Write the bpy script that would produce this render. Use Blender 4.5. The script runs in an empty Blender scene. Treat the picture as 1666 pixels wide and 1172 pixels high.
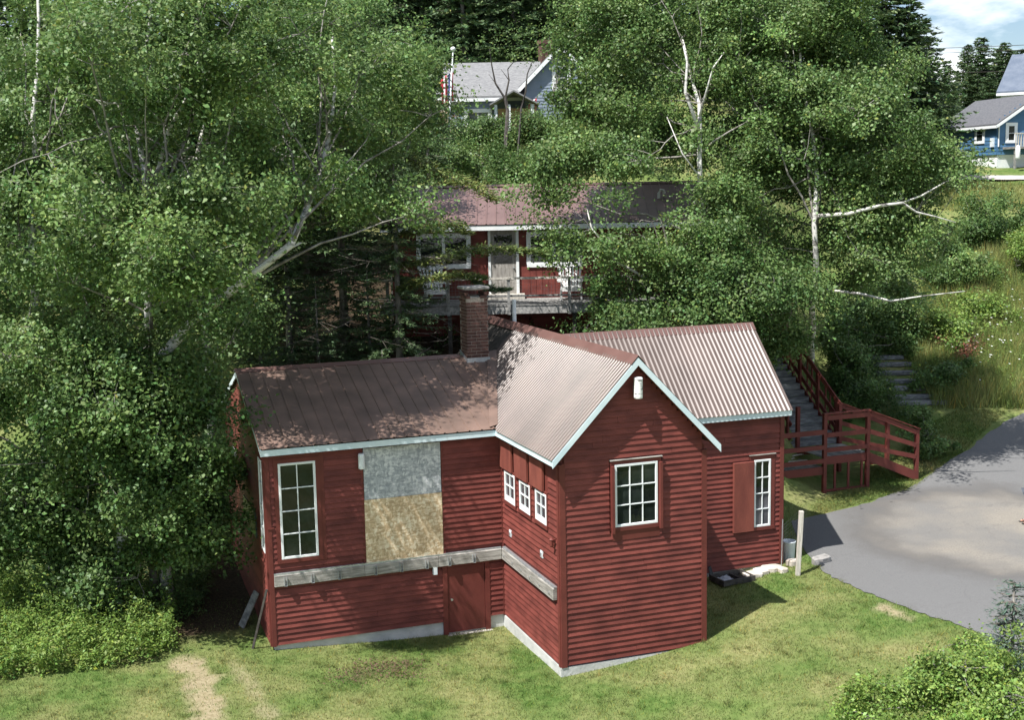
import bpy, bmesh, math, random
import numpy as np
from mathutils import Vector, Matrix
random.seed(7); rng = np.random.default_rng(7)
scene = bpy.context.scene
COL = scene.collection

# ---------------------------------------------------------------- camera
IW, IH, F = 1666.0, 1172.0, 2017.9
CAM = Vector((-9.57, -27.624, 10.288)); YAW, PITCH, ROLL = 0.3433, -0.1370, -0.0203
fw = Vector((math.sin(YAW)*math.cos(PITCH), math.cos(YAW)*math.cos(PITCH), math.sin(PITCH)))
r0 = Vector((math.cos(YAW), -math.sin(YAW), 0)); u0 = r0.cross(fw)
RT = math.cos(ROLL)*r0 + math.sin(ROLL)*u0; UP = -math.sin(ROLL)*r0 + math.cos(ROLL)*u0
cd = bpy.data.cameras.new('camera'); cam = bpy.data.objects.new('camera', cd); COL.objects.link(cam)
cd.sensor_width = 36; cd.lens = F/IW*36; cd.clip_start = 0.1; cd.clip_end = 3000
cam.matrix_world = Matrix(((RT.x, UP.x, -fw.x, CAM.x), (RT.y, UP.y, -fw.y, CAM.y), (RT.z, UP.z, -fw.z, CAM.z), (0, 0, 0, 1)))
scene.camera = cam

# ---------------------------------------------------------------- world, sun, exposure
SUN = Vector((0.56, 0.24, -1.0)).normalized()          # direction the light travels
elev = math.asin(-SUN.z); azim = math.atan2(-SUN.x, -SUN.y)
wd = bpy.data.worlds.new('World'); scene.world = wd; wd.use_nodes = True
nt = wd.node_tree; nt.nodes.clear()
def N(t, typ, **kw):
    n = t.nodes.new(typ)
    for k, v in kw.items(): setattr(n, k, v)
    return n
out = N(nt, 'ShaderNodeOutputWorld'); bg = N(nt, 'ShaderNodeBackground')
sky = N(nt, 'ShaderNodeTexSky', sky_type='NISHITA'); sky.sun_disc = False
sky.sun_elevation = elev; sky.sun_rotation = azim; sky.air_density = 1.0; sky.dust_density = 0.3; sky.ozone_density = 2.2
tc = N(nt, 'ShaderNodeTexCoord'); mp = N(nt, 'ShaderNodeMapping'); mp.inputs['Scale'].default_value = (1, 1, 2.6)
mp.inputs['Location'].default_value = (0.37, 0.1, 0.21)
no = N(nt, 'ShaderNodeTexNoise'); no.inputs['Scale'].default_value = 4.2; no.inputs['Detail'].default_value = 7; no.inputs['Roughness'].default_value = 0.55
rp = N(nt, 'ShaderNodeValToRGB'); rp.color_ramp.elements[0].position = 0.50; rp.color_ramp.elements[1].position = 0.66
mx = N(nt, 'ShaderNodeMix', data_type='RGBA'); mx.inputs['B'].default_value = (16, 16.3, 16.7, 1)
L = nt.links.new
L(tc.outputs['Generated'], mp.inputs['Vector']); L(mp.outputs[0], no.inputs['Vector']); L(no.outputs['Fac'], rp.inputs['Fac'])
L(rp.outputs['Color'], mx.inputs['Factor']); L(sky.outputs[0], mx.inputs['A']); L(mx.outputs['Result'], bg.inputs['Color'])
bg.inputs['Strength'].default_value = 0.073; L(bg.outputs[0], out.inputs['Surface'])
sd = bpy.data.lights.new('sun', 'SUN'); sd.energy = 5.0; sd.angle = math.radians(0.53); sd.color = (1.0, 0.975, 0.935)
so = bpy.data.objects.new('sun', sd); COL.objects.link(so); so.rotation_euler = SUN.to_track_quat('-Z', 'Y').to_euler(); so.location = (-20, -20, 40)
vs = scene.view_settings; vs.view_transform = 'Standard'; vs.look = 'None'; vs.gamma = 1; vs.exposure = 0.76; vs.use_curve_mapping = False
scene.cycles.max_bounces = 6; scene.cycles.transparent_max_bounces = 6

# ---------------------------------------------------------------- measuring helpers (photo measurements -> metres)
def ray(x, y): return fw + (x-833)/F*RT - (y-586)/F*UP
def atd(x, y, s): return CAM + s*ray(x, y)
def aty(x, y, Y):
    v = ray(x, y); return CAM + v*((Y-CAM.y)/v.y)
SY, CY = math.sin(YAW), math.cos(YAW)
AX = Vector((CY, -SY, 0)); DP = Vector((SY, CY, 0))     # lateral and depth axes on the ground

# ---------------------------------------------------------------- terrain height
CTRL = np.array([(-5.7, -.1, -.06), (-3.4, -.2, -.25), (-1.6, -.2, -.39), (0, -.6, -.36), (0, -3.8, -.30), (1.8, -4, -.15), (3.6, -3.8, 0.02), (4.2, -1, .25),
    (5.6, -.8, .40), (7.5, -.7, .48), (5.9, -3.0, .40), (7.1, -1.8, .5), (9.9, .5, .52), (0, -8, -.6), (-6, -3, -.2), (-9, -2, -.1), (-9, 3, .2), (-12, 0, 0), (6, -7, .1),
    (8.2, -5.5, .5), (11, -4, .5), (14, -2, .5), (-6.5, 4, .1), (-6.5, 7, .3), (0, 5, .3), (6, 5, .6), (-5, -8, -.6), (12.5, 2, .55), (-14, -8, -.6), (14, -9, .2), (8, 2, .5)])
PC_S = [0, 31, 34, 36, 38, 39.5, 42, 50, 57, 61, 66, 80, 120, 200, 420]; PC_Z = [-.6, 0, .35, 1.6, 3.6, 5.6, 6.2, 8.0, 11.0, 13.0, 13.8, 16, 22, 34, 52]
PR_S = [0, 31, 34, 38, 41, 45, 50, 57, 66, 70, 76, 100, 200, 420]; PR_Z = [-.6, .4, .55, .75, 1.2, 2.6, 4.3, 7.0, 10.2, 10.9, 11.3, 13.2, 21, 34]
def smooth(a, b, x):
    t = np.clip((x-a)/(b-a), 0, 1); return t*t*(3-2*t)
def H(x, y):
    x = np.asarray(x, float); y = np.asarray(y, float)
    s = (x-CAM.x)*SY + (y-CAM.y)*CY; t = (x-CAM.x)*CY - (y-CAM.y)*SY
    num = np.zeros_like(x); den = np.full_like(x, 1e-6)
    for cx, cy, cz in CTRL:
        w = np.exp(-((x-cx)**2+(y-cy)**2)/(2*1.7**2)); num = num+w*cz; den = den+w
    near = (num + 1e-6*-.1)/den
    wr = smooth(0.17, 0.26, t/np.maximum(s, 5))
    far = np.interp(s, PC_S, PC_Z)*(1-wr) + np.interp(s, PR_S, PR_Z)*wr
    wf = smooth(31.5, 35.5, s) 
    return near*(1-wf) + far*wf + 0.03*np.sin(x*1.3+.5)*np.sin(y*1.1)*smooth(34, 40, s)
def Hs(x, y): return float(H(np.array([x]), np.array([y]))[0])
def gpt(x, y):
    v = ray(x, y); a = 18.0; b = None
    S = np.linspace(18, 160, 1420); P = np.array(CAM)[None]+S[:, None]*np.array(v)[None]
    k = np.argmax(P[:, 2] < H(P[:, 0], P[:, 1])); p = P[k]
    return Vector((p[0], p[1], Hs(p[0], p[1])))
def gs(x, s):                                           # ground point below image column x at depth s
    p = CAM + DP*s + AX*((x-833)/F*s); return Vector((p.x, p.y, Hs(p.x, p.y)))

# ---------------------------------------------------------------- materials
MATS = {}
def mat(name, c1, c2=None, rough=0.7, scale=4.0, detail=5, bump=0.0, bscale=None, spec=0.4, metal=0.0, objr=0.0, stretch=(1, 1, 1), lo=.35, hi=.65, attr=None, trans=0.0):
    m = bpy.data.materials.new(name); m.use_nodes = True; t = m.node_tree; l = t.links.new
    b = t.nodes['Principled BSDF']; b.inputs['Roughness'].default_value = rough; b.inputs['Specular IOR Level'].default_value = spec; b.inputs['Metallic'].default_value = metal
    g = N(t, 'ShaderNodeNewGeometry'); mp = N(t, 'ShaderNodeMapping'); mp.inputs['Scale'].default_value = stretch; l(g.outputs['Position'], mp.inputs['Vector'])
    n = N(t, 'ShaderNodeTexNoise'); n.inputs['Scale'].default_value = scale; n.inputs['Detail'].default_value = detail; l(mp.outputs[0], n.inputs['Vector'])
    r = N(t, 'ShaderNodeValToRGB'); r.color_ramp.elements[0].position = lo; r.color_ramp.elements[1].position = hi
    r.color_ramp.elements[0].color = (*c1, 1); r.color_ramp.elements[1].color = (*(c2 or c1), 1); l(n.outputs['Fac'], r.inputs['Fac'])
    col = r.outputs['Color']
    if attr:
        a = N(t, 'ShaderNodeAttribute'); a.attribute_name = attr
        m2 = N(t, 'ShaderNodeMix', data_type='RGBA', blend_type='MULTIPLY'); m2.inputs['Factor'].default_value = 1; l(col, m2.inputs['A']); l(a.outputs['Color'], m2.inputs['B']); col = m2.outputs['Result']
    if objr:
        oi = N(t, 'ShaderNodeObjectInfo'); mr = N(t, 'ShaderNodeMapRange'); mr.inputs['To Min'].default_value = 1-objr; mr.inputs['To Max'].default_value = 1+objr
        l(oi.outputs['Random'], mr.inputs['Value']); vm = N(t, 'ShaderNodeVectorMath', operation='SCALE'); l(col, vm.inputs[0]); l(mr.outputs[0], vm.inputs['Scale']); col = vm.outputs[0]
    l(col, b.inputs['Base Color'])
    if bump:
        n2 = N(t, 'ShaderNodeTexNoise'); n2.inputs['Scale'].default_value = bscale or scale*6; n2.inputs['Detail'].default_value = 4; l(mp.outputs[0], n2.inputs['Vector'])
        bp = N(t, 'ShaderNodeBump'); bp.inputs['Strength'].default_value = bump; bp.inputs['Distance'].default_value = 0.02; l(n2.outputs['Fac'], bp.inputs['Height']); l(bp.outputs[0], b.inputs['Normal'])
    if trans:
        tr = N(t, 'ShaderNodeBsdfTranslucent'); l(col, tr.inputs['Color']); ms = N(t, 'ShaderNodeMixShader'); ms.inputs[0].default_value = trans
        l(b.outputs[0], ms.inputs[1]); l(tr.outputs[0], ms.inputs[2]); l(ms.outputs[0], t.nodes['Material Output'].inputs['Surface'])
    MATS[name] = m; return m
RED = mat('red_paint', (.124, .031, .025), (.202, .051, .040), rough=.66, scale=2.0, stretch=(1, 1, 2.5), bump=.2, bscale=30, objr=.14, spec=.3)
REDF = mat('red_trim_paint', (.122, .030, .024), (.155, .038, .030), rough=.6, scale=2.5, bump=.1, bscale=40, objr=.05, spec=.3)
REDW = mat('weathered_red_paint', (.145, .036, .027), (.22, .06, .042), rough=.75, scale=3, bump=.3, bscale=25, stretch=(1, 1, .3))
WHITE = mat('white_paint', (.74, .77, .78), (.82, .83, .82), rough=.5, scale=3, bump=.05)
PALE = mat('shade_tinted_fascia_paint', (.56, .68, .73), (.68, .77, .80), rough=.5, scale=2, bump=.05)  # white boards: blue of sky-lit shade is put into the paint colour
CONC = mat('concrete', (.38, .385, .37), (.58, .575, .55), rough=.9, scale=2.2, bump=.5, bscale=14, lo=.3, hi=.7)
ROOF = mat('brown_painted_roof_metal', (.112, .082, .070), (.155, .115, .099), rough=.34, scale=1.2, spec=.6, stretch=(1, 1, .4), objr=.10)
ROOFL = mat('dull_brown_roof_metal', (.120, .080, .063), (.205, .132, .104), rough=.55, scale=1.6, spec=.45, lo=.3, hi=.7, objr=.06)
RIDGE = mat('brown_ridge_metal', (.135, .072, .062), (.165, .090, .078), rough=.42, scale=2, spec=.5)
CROOF = mat('plum_roof_metal', (.145, .088, .082), (.185, .115, .106), rough=.45, scale=.9, spec=.5, objr=.05)
BRICK = mat('brick_clay', (.085, .044, .036), (.145, .072, .057), rough=.9, scale=9, bump=.4, bscale=60, objr=.3)
MORTAR = mat('mortar', (.30, .25, .21), (.40, .34, .29), rough=.95, scale=20, bump=.4)
GALV = mat('galvanised_steel', (.45, .48, .50), (.60, .62, .63), rough=.4, scale=12, metal=.7)
LEDG = mat('weathered_ledger_wood', (.20, .185, .165), (.40, .375, .34), rough=.85, scale=5, stretch=(.5, .5, 5), bump=.4, bscale=25, objr=.12)
GREYW = mat('grey_deck_wood', (.16, .16, .155), (.34, .33, .31), rough=.9, scale=4, stretch=(3, .6, 3), bump=.4, bscale=22, objr=.22)
POSTW = mat('bleached_post_wood', (.40, .37, .32), (.60, .56, .50), rough=.85, scale=8, stretch=(3, 3, .4), bump=.4)
DARKW = mat('dark_wet_wood', (.035, .03, .027), (.08, .07, .06), rough=.85, scale=7, bump=.3, objr=.2)
STONE = mat('pale_flagstone', (.45, .39, .33), (.66, .60, .53), rough=.9, scale=4, bump=.6, bscale=12, objr=.1)
ROCK = mat('grey_rock', (.20, .19, .18), (.38, .36, .34), rough=.95, scale=4, bump=.8, bscale=10)
PLAS = mat('pale_plastic', (.62, .68, .72), (.75, .79, .80), rough=.35, scale=5)
DARK = mat('dark_void', (.012, .012, .012), rough=.9)
def glass(name, tint=(.010, .013, .012), sp=.45):
    m = mat(name, tint, tuple(c*3 for c in tint), rough=.02, scale=1.7, spec=sp, lo=.45, hi=.75, bump=.10, bscale=2.2); return m
GLASS = glass('window_glass'); GLASSB = glass('curtained_window_glass', (.05, .05, .055))
# oriented strand board: flakes from voronoi cells
def osb(name, cols, rough=.85):
    m = bpy.data.materials.new(name); m.use_nodes = True; t = m.node_tree; l = t.links.new; b = t.nodes['Principled BSDF']; b.inputs['Roughness'].default_value = rough
    g = N(t, 'ShaderNodeNewGeometry'); fac = None
    for i, (rot, sc) in enumerate(((0.35, (9, 9, 28)), (-0.55, (24, 24, 10)))):
        mp = N(t, 'ShaderNodeMapping'); mp.inputs['Rotation'].default_value = (0, rot, 0); mp.inputs['Scale'].default_value = sc; nw = N(t, 'ShaderNodeTexNoise'); nw.inputs['Scale'].default_value = 9; l(g.outputs['Position'], nw.inputs['Vector']); va_ = N(t, 'ShaderNodeVectorMath', operation='MULTIPLY_ADD'); l(nw.outputs['Color'], va_.inputs[0]); va_.inputs[1].default_value = (.09, .09, .09); l(g.outputs['Position'], va_.inputs[2]); l(va_.outputs[0], mp.inputs['Vector'])
        v = N(t, 'ShaderNodeTexVoronoi'); v.inputs['Scale'].default_value = 1.0; l(mp.outputs[0], v.inputs['Vector'])
        sp = N(t, 'ShaderNodeSeparateColor'); l(v.outputs['Color'], sp.inputs[0])
        if fac is None: fac = sp.outputs[0]
        else:
            mm = N(t, 'ShaderNodeMix'); mm.inputs['Factor'].default_value = .5; l(fac, mm.inputs['A']); l(sp.outputs[1], mm.inputs['B']); fac = mm.outputs['Result']
    n = N(t, 'ShaderNodeTexNoise'); n.inputs['Scale'].default_value = 1.8; n.inputs['Detail'].default_value = 5; l(g.outputs['Position'], n.inputs['Vector'])
    mm = N(t, 'ShaderNodeMix'); mm.inputs['Factor'].default_value = .4; l(fac, mm.inputs['A']); l(n.outputs['Fac'], mm.inputs['B'])
    r = N(t, 'ShaderNodeValToRGB'); e = r.color_ramp.elements; e[0].position = .30; e[1].position = .70; e[0].color = (*cols[0], 1); e[1].color = (*cols[2], 1)
    k = e.new(.5); k.color = (*cols[1], 1); l(mm.outputs['Result'], r.inputs['Fac']); l(r.outputs['Color'], b.inputs['Base Color'])
    bp = N(t, 'ShaderNodeBump'); bp.inputs['Strength'].default_value = .3; bp.inputs['Distance'].default_value = .006; l(fac, bp.inputs['Height']); l(bp.outputs[0], b.inputs['Normal'])
    return m
OSBG = osb('weathered_grey_strand_board', ((.30, .32, .34), (.44, .46, .48), (.66, .67, .67)))
OSBY = osb('yellow_strand_board', ((.46, .33, .19), (.65, .49, .30), (.86, .74, .54)))

# ---------------------------------------------------------------- object helpers
def tag(o, label=None, cat=None, group=None, kind=None):
    if label: o['label'] = label
    if cat: o['category'] = cat
    if group: o['group'] = group
    if kind: o['kind'] = kind
    return o
def adopt(o, parent):
    o.parent = parent
    if parent.type == 'EMPTY': o.matrix_parent_inverse = parent.matrix_basis.inverted()
def link(name, me, parent=None):
    o = bpy.data.objects.new(name, me); COL.objects.link(o)
    if parent is not None: adopt(o, parent)
    return o
def thing(name, loc, label, cat, group=None):
    o = bpy.data.objects.new(name, None); COL.objects.link(o); o.location = loc; o.empty_display_size = .2
    return tag(o, label, cat, group)
class Fr:                                               # a wall frame: U along, N outward, Z up
    def __init__(s, O, U, Nn): s.O = Vector(O); s.U = Vector(U).normalized(); s.N = Vector(Nn).normalized()
    def p(s, u, z, d=0): return s.O + s.U*u + s.N*d + Vector((0, 0, z))
class MB:
    def __init__(s): s.v = []; s.f = []
    def hexa(s, P):
        k = len(s.v); s.v += [tuple(p) for p in P]
        s.f += [(k, k+3, k+2, k+1), (k+4, k+5, k+6, k+7), (k, k+1, k+5, k+4), (k+1, k+2, k+6, k+5), (k+2, k+3, k+7, k+6), (k+3, k, k+4, k+7)]
        return s
    def box(s, x0, x1, y0, y1, z0, z1):
        return s.hexa([(x0, y0, z0), (x1, y0, z0), (x1, y1, z0), (x0, y1, z0), (x0, y0, z1), (x1, y0, z1), (x1, y1, z1), (x0, y1, z1)])
    def wb(s, w, u0, u1, z0, z1, d0, d1):               # box in a wall frame
        return s.hexa([w.p(u0, z0, d1), w.p(u1, z0, d1), w.p(u1, z0, d0), w.p(u0, z0, d0), w.p(u0, z1, d1), w.p(u1, z1, d1), w.p(u1, z1, d0), w.p(u0, z1, d0)])
    def beam(s, a, b, w, h, up=(0, 0, 1)):
        a = Vector(a); b = Vector(b); d = (b-a).normalized(); sd = d.cross(Vector(up))
        if sd.length < 1e-3: sd = d.cross(Vector((1, 0, 0)))
        sd.normalize(); n = sd.cross(d); sd *= w/2; n *= h/2
        return s.hexa([a-sd-n, a+sd-n, b+sd-n, b-sd-n, a-sd+n, a+sd+n, b+sd+n, b-sd+n])
    def tube(s, pts, rad, n=6, cap=True):
        k0 = len(s.v); m = len(pts); pts = [Vector(p) for p in pts]
        for i, p in enumerate(pts):
            d = (pts[min(i+1, m-1)]-pts[max(i-1, 0)]).normalized(); a = d.cross(Vector((0.31, 0.17, 0.93)))
            if a.length < 1e-3: a = d.cross(Vector((1, 0, 0)))
            a.normalize(); b = d.cross(a); r = rad[i] if hasattr(rad, '__len__') else rad
            for j in range(n):
                q = 2*math.pi*j/n; s.v.append(tuple(p + a*(r*math.cos(q)) + b*(r*math.sin(q))))
        for i in range(m-1):
            for j in range(n):
                s.f.append((k0+i*n+j, k0+i*n+(j+1) % n, k0+(i+1)*n+(j+1) % n, k0+(i+1)*n+j))
        if cap: s.f.append(tuple(k0+j for j in range(n))[::-1]); s.f.append(tuple(k0+(m-1)*n+j for j in range(n)))
        return s
    def lathe(s, c, prof, n=20):                        # prof: (radius, z) from bottom to top
        c = Vector(c); k0 = len(s.v)
        for r, z in prof:
            for j in range(n):
                q = 2*math.pi*j/n; s.v.append((c.x+r*math.cos(q), c.y+r*math.sin(q), c.z+z))
        for i in range(len(prof)-1):
            for j in range(n): s.f.append((k0+i*n+j, k0+i*n+(j+1) % n, k0+(i+1)*n+(j+1) % n, k0+(i+1)*n+j))
        s.f.append(tuple(k0+j for j in range(n))[::-1]); k1 = k0+(len(prof)-1)*n; s.f.append(tuple(k1+j for j in range(n)))
        return s
    def poly(s, P):
        k = len(s.v); s.v += [tuple(p) for p in P]; s.f.append(tuple(range(k, k+len(P)))); return s
    def prism(s, P, off):                               # polygon extruded by a vector
        k = len(s.v); n = len(P); off = Vector(off); s.v += [tuple(p) for p in P]+[tuple(Vector(p)+off) for p in P]
        s.f.append(tuple(range(k, k+n))); s.f.append(tuple(range(k+n, k+2*n))[::-1])
        for i in range(n): s.f.append((k+i, k+n+i, k+n+(i+1) % n, k+(i+1) % n))
        return s
    def mesh(s, name, m, smooth=False):
        me = bpy.data.meshes.new(name); me.from_pydata(s.v, [], s.f)
        bm = bmesh.new(); bm.from_mesh(me); bmesh.ops.recalc_face_normals(bm, faces=bm.faces); bm.to_mesh(me); bm.free()
        if smooth: me.polygons.foreach_set('use_smooth', [True]*len(me.polygons))
        me.materials.append(m); return me
    def build(s, name, m, parent=None, smooth=False, bevel=0.0):
        o = link(name, s.mesh(name, m, smooth), parent)
        if bevel:
            b = o.modifiers.new('bevel', 'BEVEL'); b.width = bevel; b.segments = 1; b.limit_method = 'ANGLE'
        return o
def npmesh(name, V, faces_n, m, colors=None):           # V (k*faces_n,3): separate polygons of faces_n corners
    nv = len(V); nf = nv//faces_n; me = bpy.data.meshes.new(name)
    me.vertices.add(nv); me.vertices.foreach_set('co', V.astype(np.float32).ravel())
    me.loops.add(nv); me.loops.foreach_set('vertex_index', np.arange(nv, dtype=np.int32))
    me.polygons.add(nf); me.polygons.foreach_set('loop_start', np.arange(0, nv, faces_n, dtype=np.int32))
    me.update(calc_edges=True)
    if colors is not None:
        a = me.color_attributes.new('tint', 'FLOAT_COLOR', 'POINT')
        c = np.ones((nv, 4), np.float32); c[:, :3] = np.repeat(colors, faces_n, axis=0); a.data.foreach_set('color', c.ravel())
    me.materials.append(m); return me
# ================================================================ SETTING: ground sheet, driveway
def axis(lo, hi, fine0, fine1, step, grow=1.14):
    a = list(np.arange(fine0, fine1, step)); d = step; x = a[-1]
    while x < hi: d *= grow; x += d; a.append(x)
    d = step; x = a[0]; b = []
    while x > lo: d *= grow; x -= d; b.append(x)
    return np.array(b[::-1]+a)
def seg_dist(X, Y, pts):
    best = np.full_like(X, 1e9)
    for (ax, ay), (bx, by) in zip(pts[:-1], pts[1:]):
        dx, dy = bx-ax, by-ay; q = np.clip(((X-ax)*dx+(Y-ay)*dy)/(dx*dx+dy*dy+1e-9), 0, 1)
        best = np.minimum(best, np.hypot(X-ax-q*dx, Y-ay-q*dy))
    return best
def wob(X, Y, f, s=0.0): return (np.sin(X*f*1.7+s)+np.sin(Y*f*2.1+1.3*s)+np.sin((X+Y)*f*1.13+2*s)+np.sin((X-1.7*Y)*f*.9+s))/4
TRACK1 = [tuple(gpt(*q)[:2]) for q in ((300, 1080), (330, 1110), (345, 1171))]
TRACK2 = [tuple(gpt(*q)[:2]) for q in ((380, 1080), (420, 1135), (440, 1171))]
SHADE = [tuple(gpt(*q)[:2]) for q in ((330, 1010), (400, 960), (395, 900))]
LEAFP = [tuple(gpt(*q)[:2]) for q in ((565, 1105), (610, 1090), (660, 1100), (640, 1085))]
BARE = [tuple(gpt(*q)[:2]) for q in ((1440, 990), (1462, 1000))]
def masks(X, Y):
    n1 = wob(X, Y, 3.1, .4)*.18 + wob(X, Y, 7.3, 1.1)*.10 + wob(X, Y, 17, 2.2)*.06
    sand = .8*(1-smooth(.10, .52, seg_dist(X, Y, TRACK1)+n1*1.6))
    sand = np.maximum(sand, .5*(1-smooth(-.05, .28, seg_dist(X, Y, TRACK2)+n1)))
    sand = np.maximum(sand, .8*(1-smooth(.0, .35, seg_dist(X, Y, BARE)+n1*1.3)))
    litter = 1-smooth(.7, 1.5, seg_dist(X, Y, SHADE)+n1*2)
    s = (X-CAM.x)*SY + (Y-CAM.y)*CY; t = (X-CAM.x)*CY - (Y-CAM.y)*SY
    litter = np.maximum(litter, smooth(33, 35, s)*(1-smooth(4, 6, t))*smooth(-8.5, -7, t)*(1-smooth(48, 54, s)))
    litter = np.maximum(litter, .6*(1-smooth(-.2, .16, seg_dist(X, Y, LEAFP)+n1*2.6)))
    return sand, litter
xs = axis(-420, 420, -14, 17, .16); ys = axis(-60, 560, -10, 16, .16)
GX, GY = np.meshgrid(xs, ys); GZ = H(GX, GY)
sand, litter = masks(GX, GY)
V = np.stack([GX.ravel(), GY.ravel(), GZ.ravel()], 1); nx, ny = len(xs), len(ys)
idx = np.arange(nx*ny).reshape(ny, nx)
Q = np.stack([idx[:-1, :-1].ravel(), idx[:-1, 1:].ravel(), idx[1:, 1:].ravel(), idx[1:, :-1].ravel()], 1)
me = bpy.data.meshes.new('ground'); me.vertices.add(len(V)); me.vertices.foreach_set('co', V.astype(np.float32).ravel())
me.loops.add(Q.size); me.loops.foreach_set('vertex_index', Q.astype(np.int32).ravel()); me.polygons.add(len(Q)); me.polygons.foreach_set('loop_start', np.arange(0, Q.size, 4, dtype=np.int32))
me.polygons.foreach_set('use_smooth', np.ones(len(Q), bool)); me.update(calc_edges=True)
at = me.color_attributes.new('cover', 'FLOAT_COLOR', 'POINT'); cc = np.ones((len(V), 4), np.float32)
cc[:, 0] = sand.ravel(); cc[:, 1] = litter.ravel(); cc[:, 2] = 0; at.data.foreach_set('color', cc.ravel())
def lawn_mat(name, blades=False):
    m = bpy.data.materials.new(name); m.use_nodes = True; t = m.node_tree; l = t.links.new; b = t.nodes['Principled BSDF']; b.inputs['Roughness'].default_value = .9; b.inputs['Specular IOR Level'].default_value = .15
    g = N(t, 'ShaderNodeNewGeometry')
    def noise(sc, d=5):
        n = N(t, 'ShaderNodeTexNoise'); n.inputs['Scale'].default_value = sc; n.inputs['Detail'].default_value = d; l(g.outputs['Position'], n.inputs['Vector']); return n.outputs['Fac']
    def ramp(f, c1, c2, lo, hi):
        r = N(t, 'ShaderNodeValToRGB'); e = r.color_ramp.elements; e[0].position = lo; e[1].position = hi; e[0].color = (*c1, 1); e[1].color = (*c2, 1); l(f, r.inputs['Fac']); return r.outputs['Color']
    def mix(f, a, c, bt='MIX'):
        m2 = N(t, 'ShaderNodeMix', data_type='RGBA', blend_type=bt)
        (l(f, m2.inputs['Factor']) if hasattr(f, 'links') else setattr(m2.inputs['Factor'], 'default_value', f)); l(a, m2.inputs['A']); l(c, m2.inputs['B']); return m2.outputs['Result']
    green = ramp(noise(5), (.070, .125, .026), (.135, .195, .052), .35, .68)
    dry = ramp(noise(9), (.19, .19, .070), (.31, .285, .13), .35, .7)
    base = mix(ramp(noise(.55, 6), (0, 0, 0), (.9, .9, .9), .38, .70), green, dry)
    if blades:
        a = N(t, 'ShaderNodeAttribute'); a.attribute_name = 'tint'; base = mix(1.0, base, a.outputs['Color'], 'MULTIPLY')
        tr = N(t, 'ShaderNodeBsdfTranslucent'); l(base, tr.inputs['Color']); ms = N(t, 'ShaderNodeMixShader'); ms.inputs[0].default_value = .3
        l(b.outputs[0], ms.inputs[1]); l(tr.outputs[0], ms.inputs[2]); l(ms.outputs[0], t.nodes['Material Output'].inputs['Surface'])
    else:
        a = N(t, 'ShaderNodeAttribute'); a.attribute_name = 'cover'; sp = N(t, 'ShaderNodeSeparateColor'); l(a.outputs['Color'], sp.inputs[0])
        base = mix(sp.outputs[0], base, ramp(noise(11), (.28, .215, .135), (.42, .34, .23), .3, .7))
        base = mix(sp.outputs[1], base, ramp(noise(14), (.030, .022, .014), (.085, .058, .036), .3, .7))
        bp = N(t, 'ShaderNodeBump'); bp.inputs['Strength'].default_value = .7; bp.inputs['Distance'].default_value = .05; l(noise(38, 6), bp.inputs['Height']); l(bp.outputs[0], b.inputs['Normal'])
    l(base, b.inputs['Base Color']); return m
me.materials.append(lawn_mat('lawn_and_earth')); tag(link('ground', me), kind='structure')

def resample(P, n):
    P = np.array([tuple(p)[:2] for p in P]); d = np.r_[0, np.cumsum(np.hypot(*np.diff(P, axis=0).T))]; q = np.linspace(0, d[-1], n)
    k = np.stack([np.interp(q, d, P[:, 0]), np.interp(q, d, P[:, 1])], 1)
    for _ in range(6): k[1:-1] = .5*k[1:-1]+.25*(k[:-2]+k[2:])
    return k
def strip(name, A, B, n, m_, mtl, dz):
    a = resample(A, n); b = resample(B, n); q = np.linspace(0, 1, m_); a = a+rng.normal(size=a.shape)*.035; b = b+rng.normal(size=b.shape)*.035
    P = a[:, None]*(1-q)[None, :, None] + b[:, None]*q[None, :, None]; Z = H(P[..., 0], P[..., 1])+dz; mb = MB()
    mb.v = [(float(P[i, j, 0]), float(P[i, j, 1]), float(Z[i, j])) for i in range(n) for j in range(m_)]
    mb.f = [(i*m_+j, i*m_+j+1, (i+1)*m_+j+1, (i+1)*m_+j) for i in range(n-1) for j in range(m_-1)]
    o = mb.build(name, mtl, smooth=True); return tag(o, kind='structure')
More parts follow.
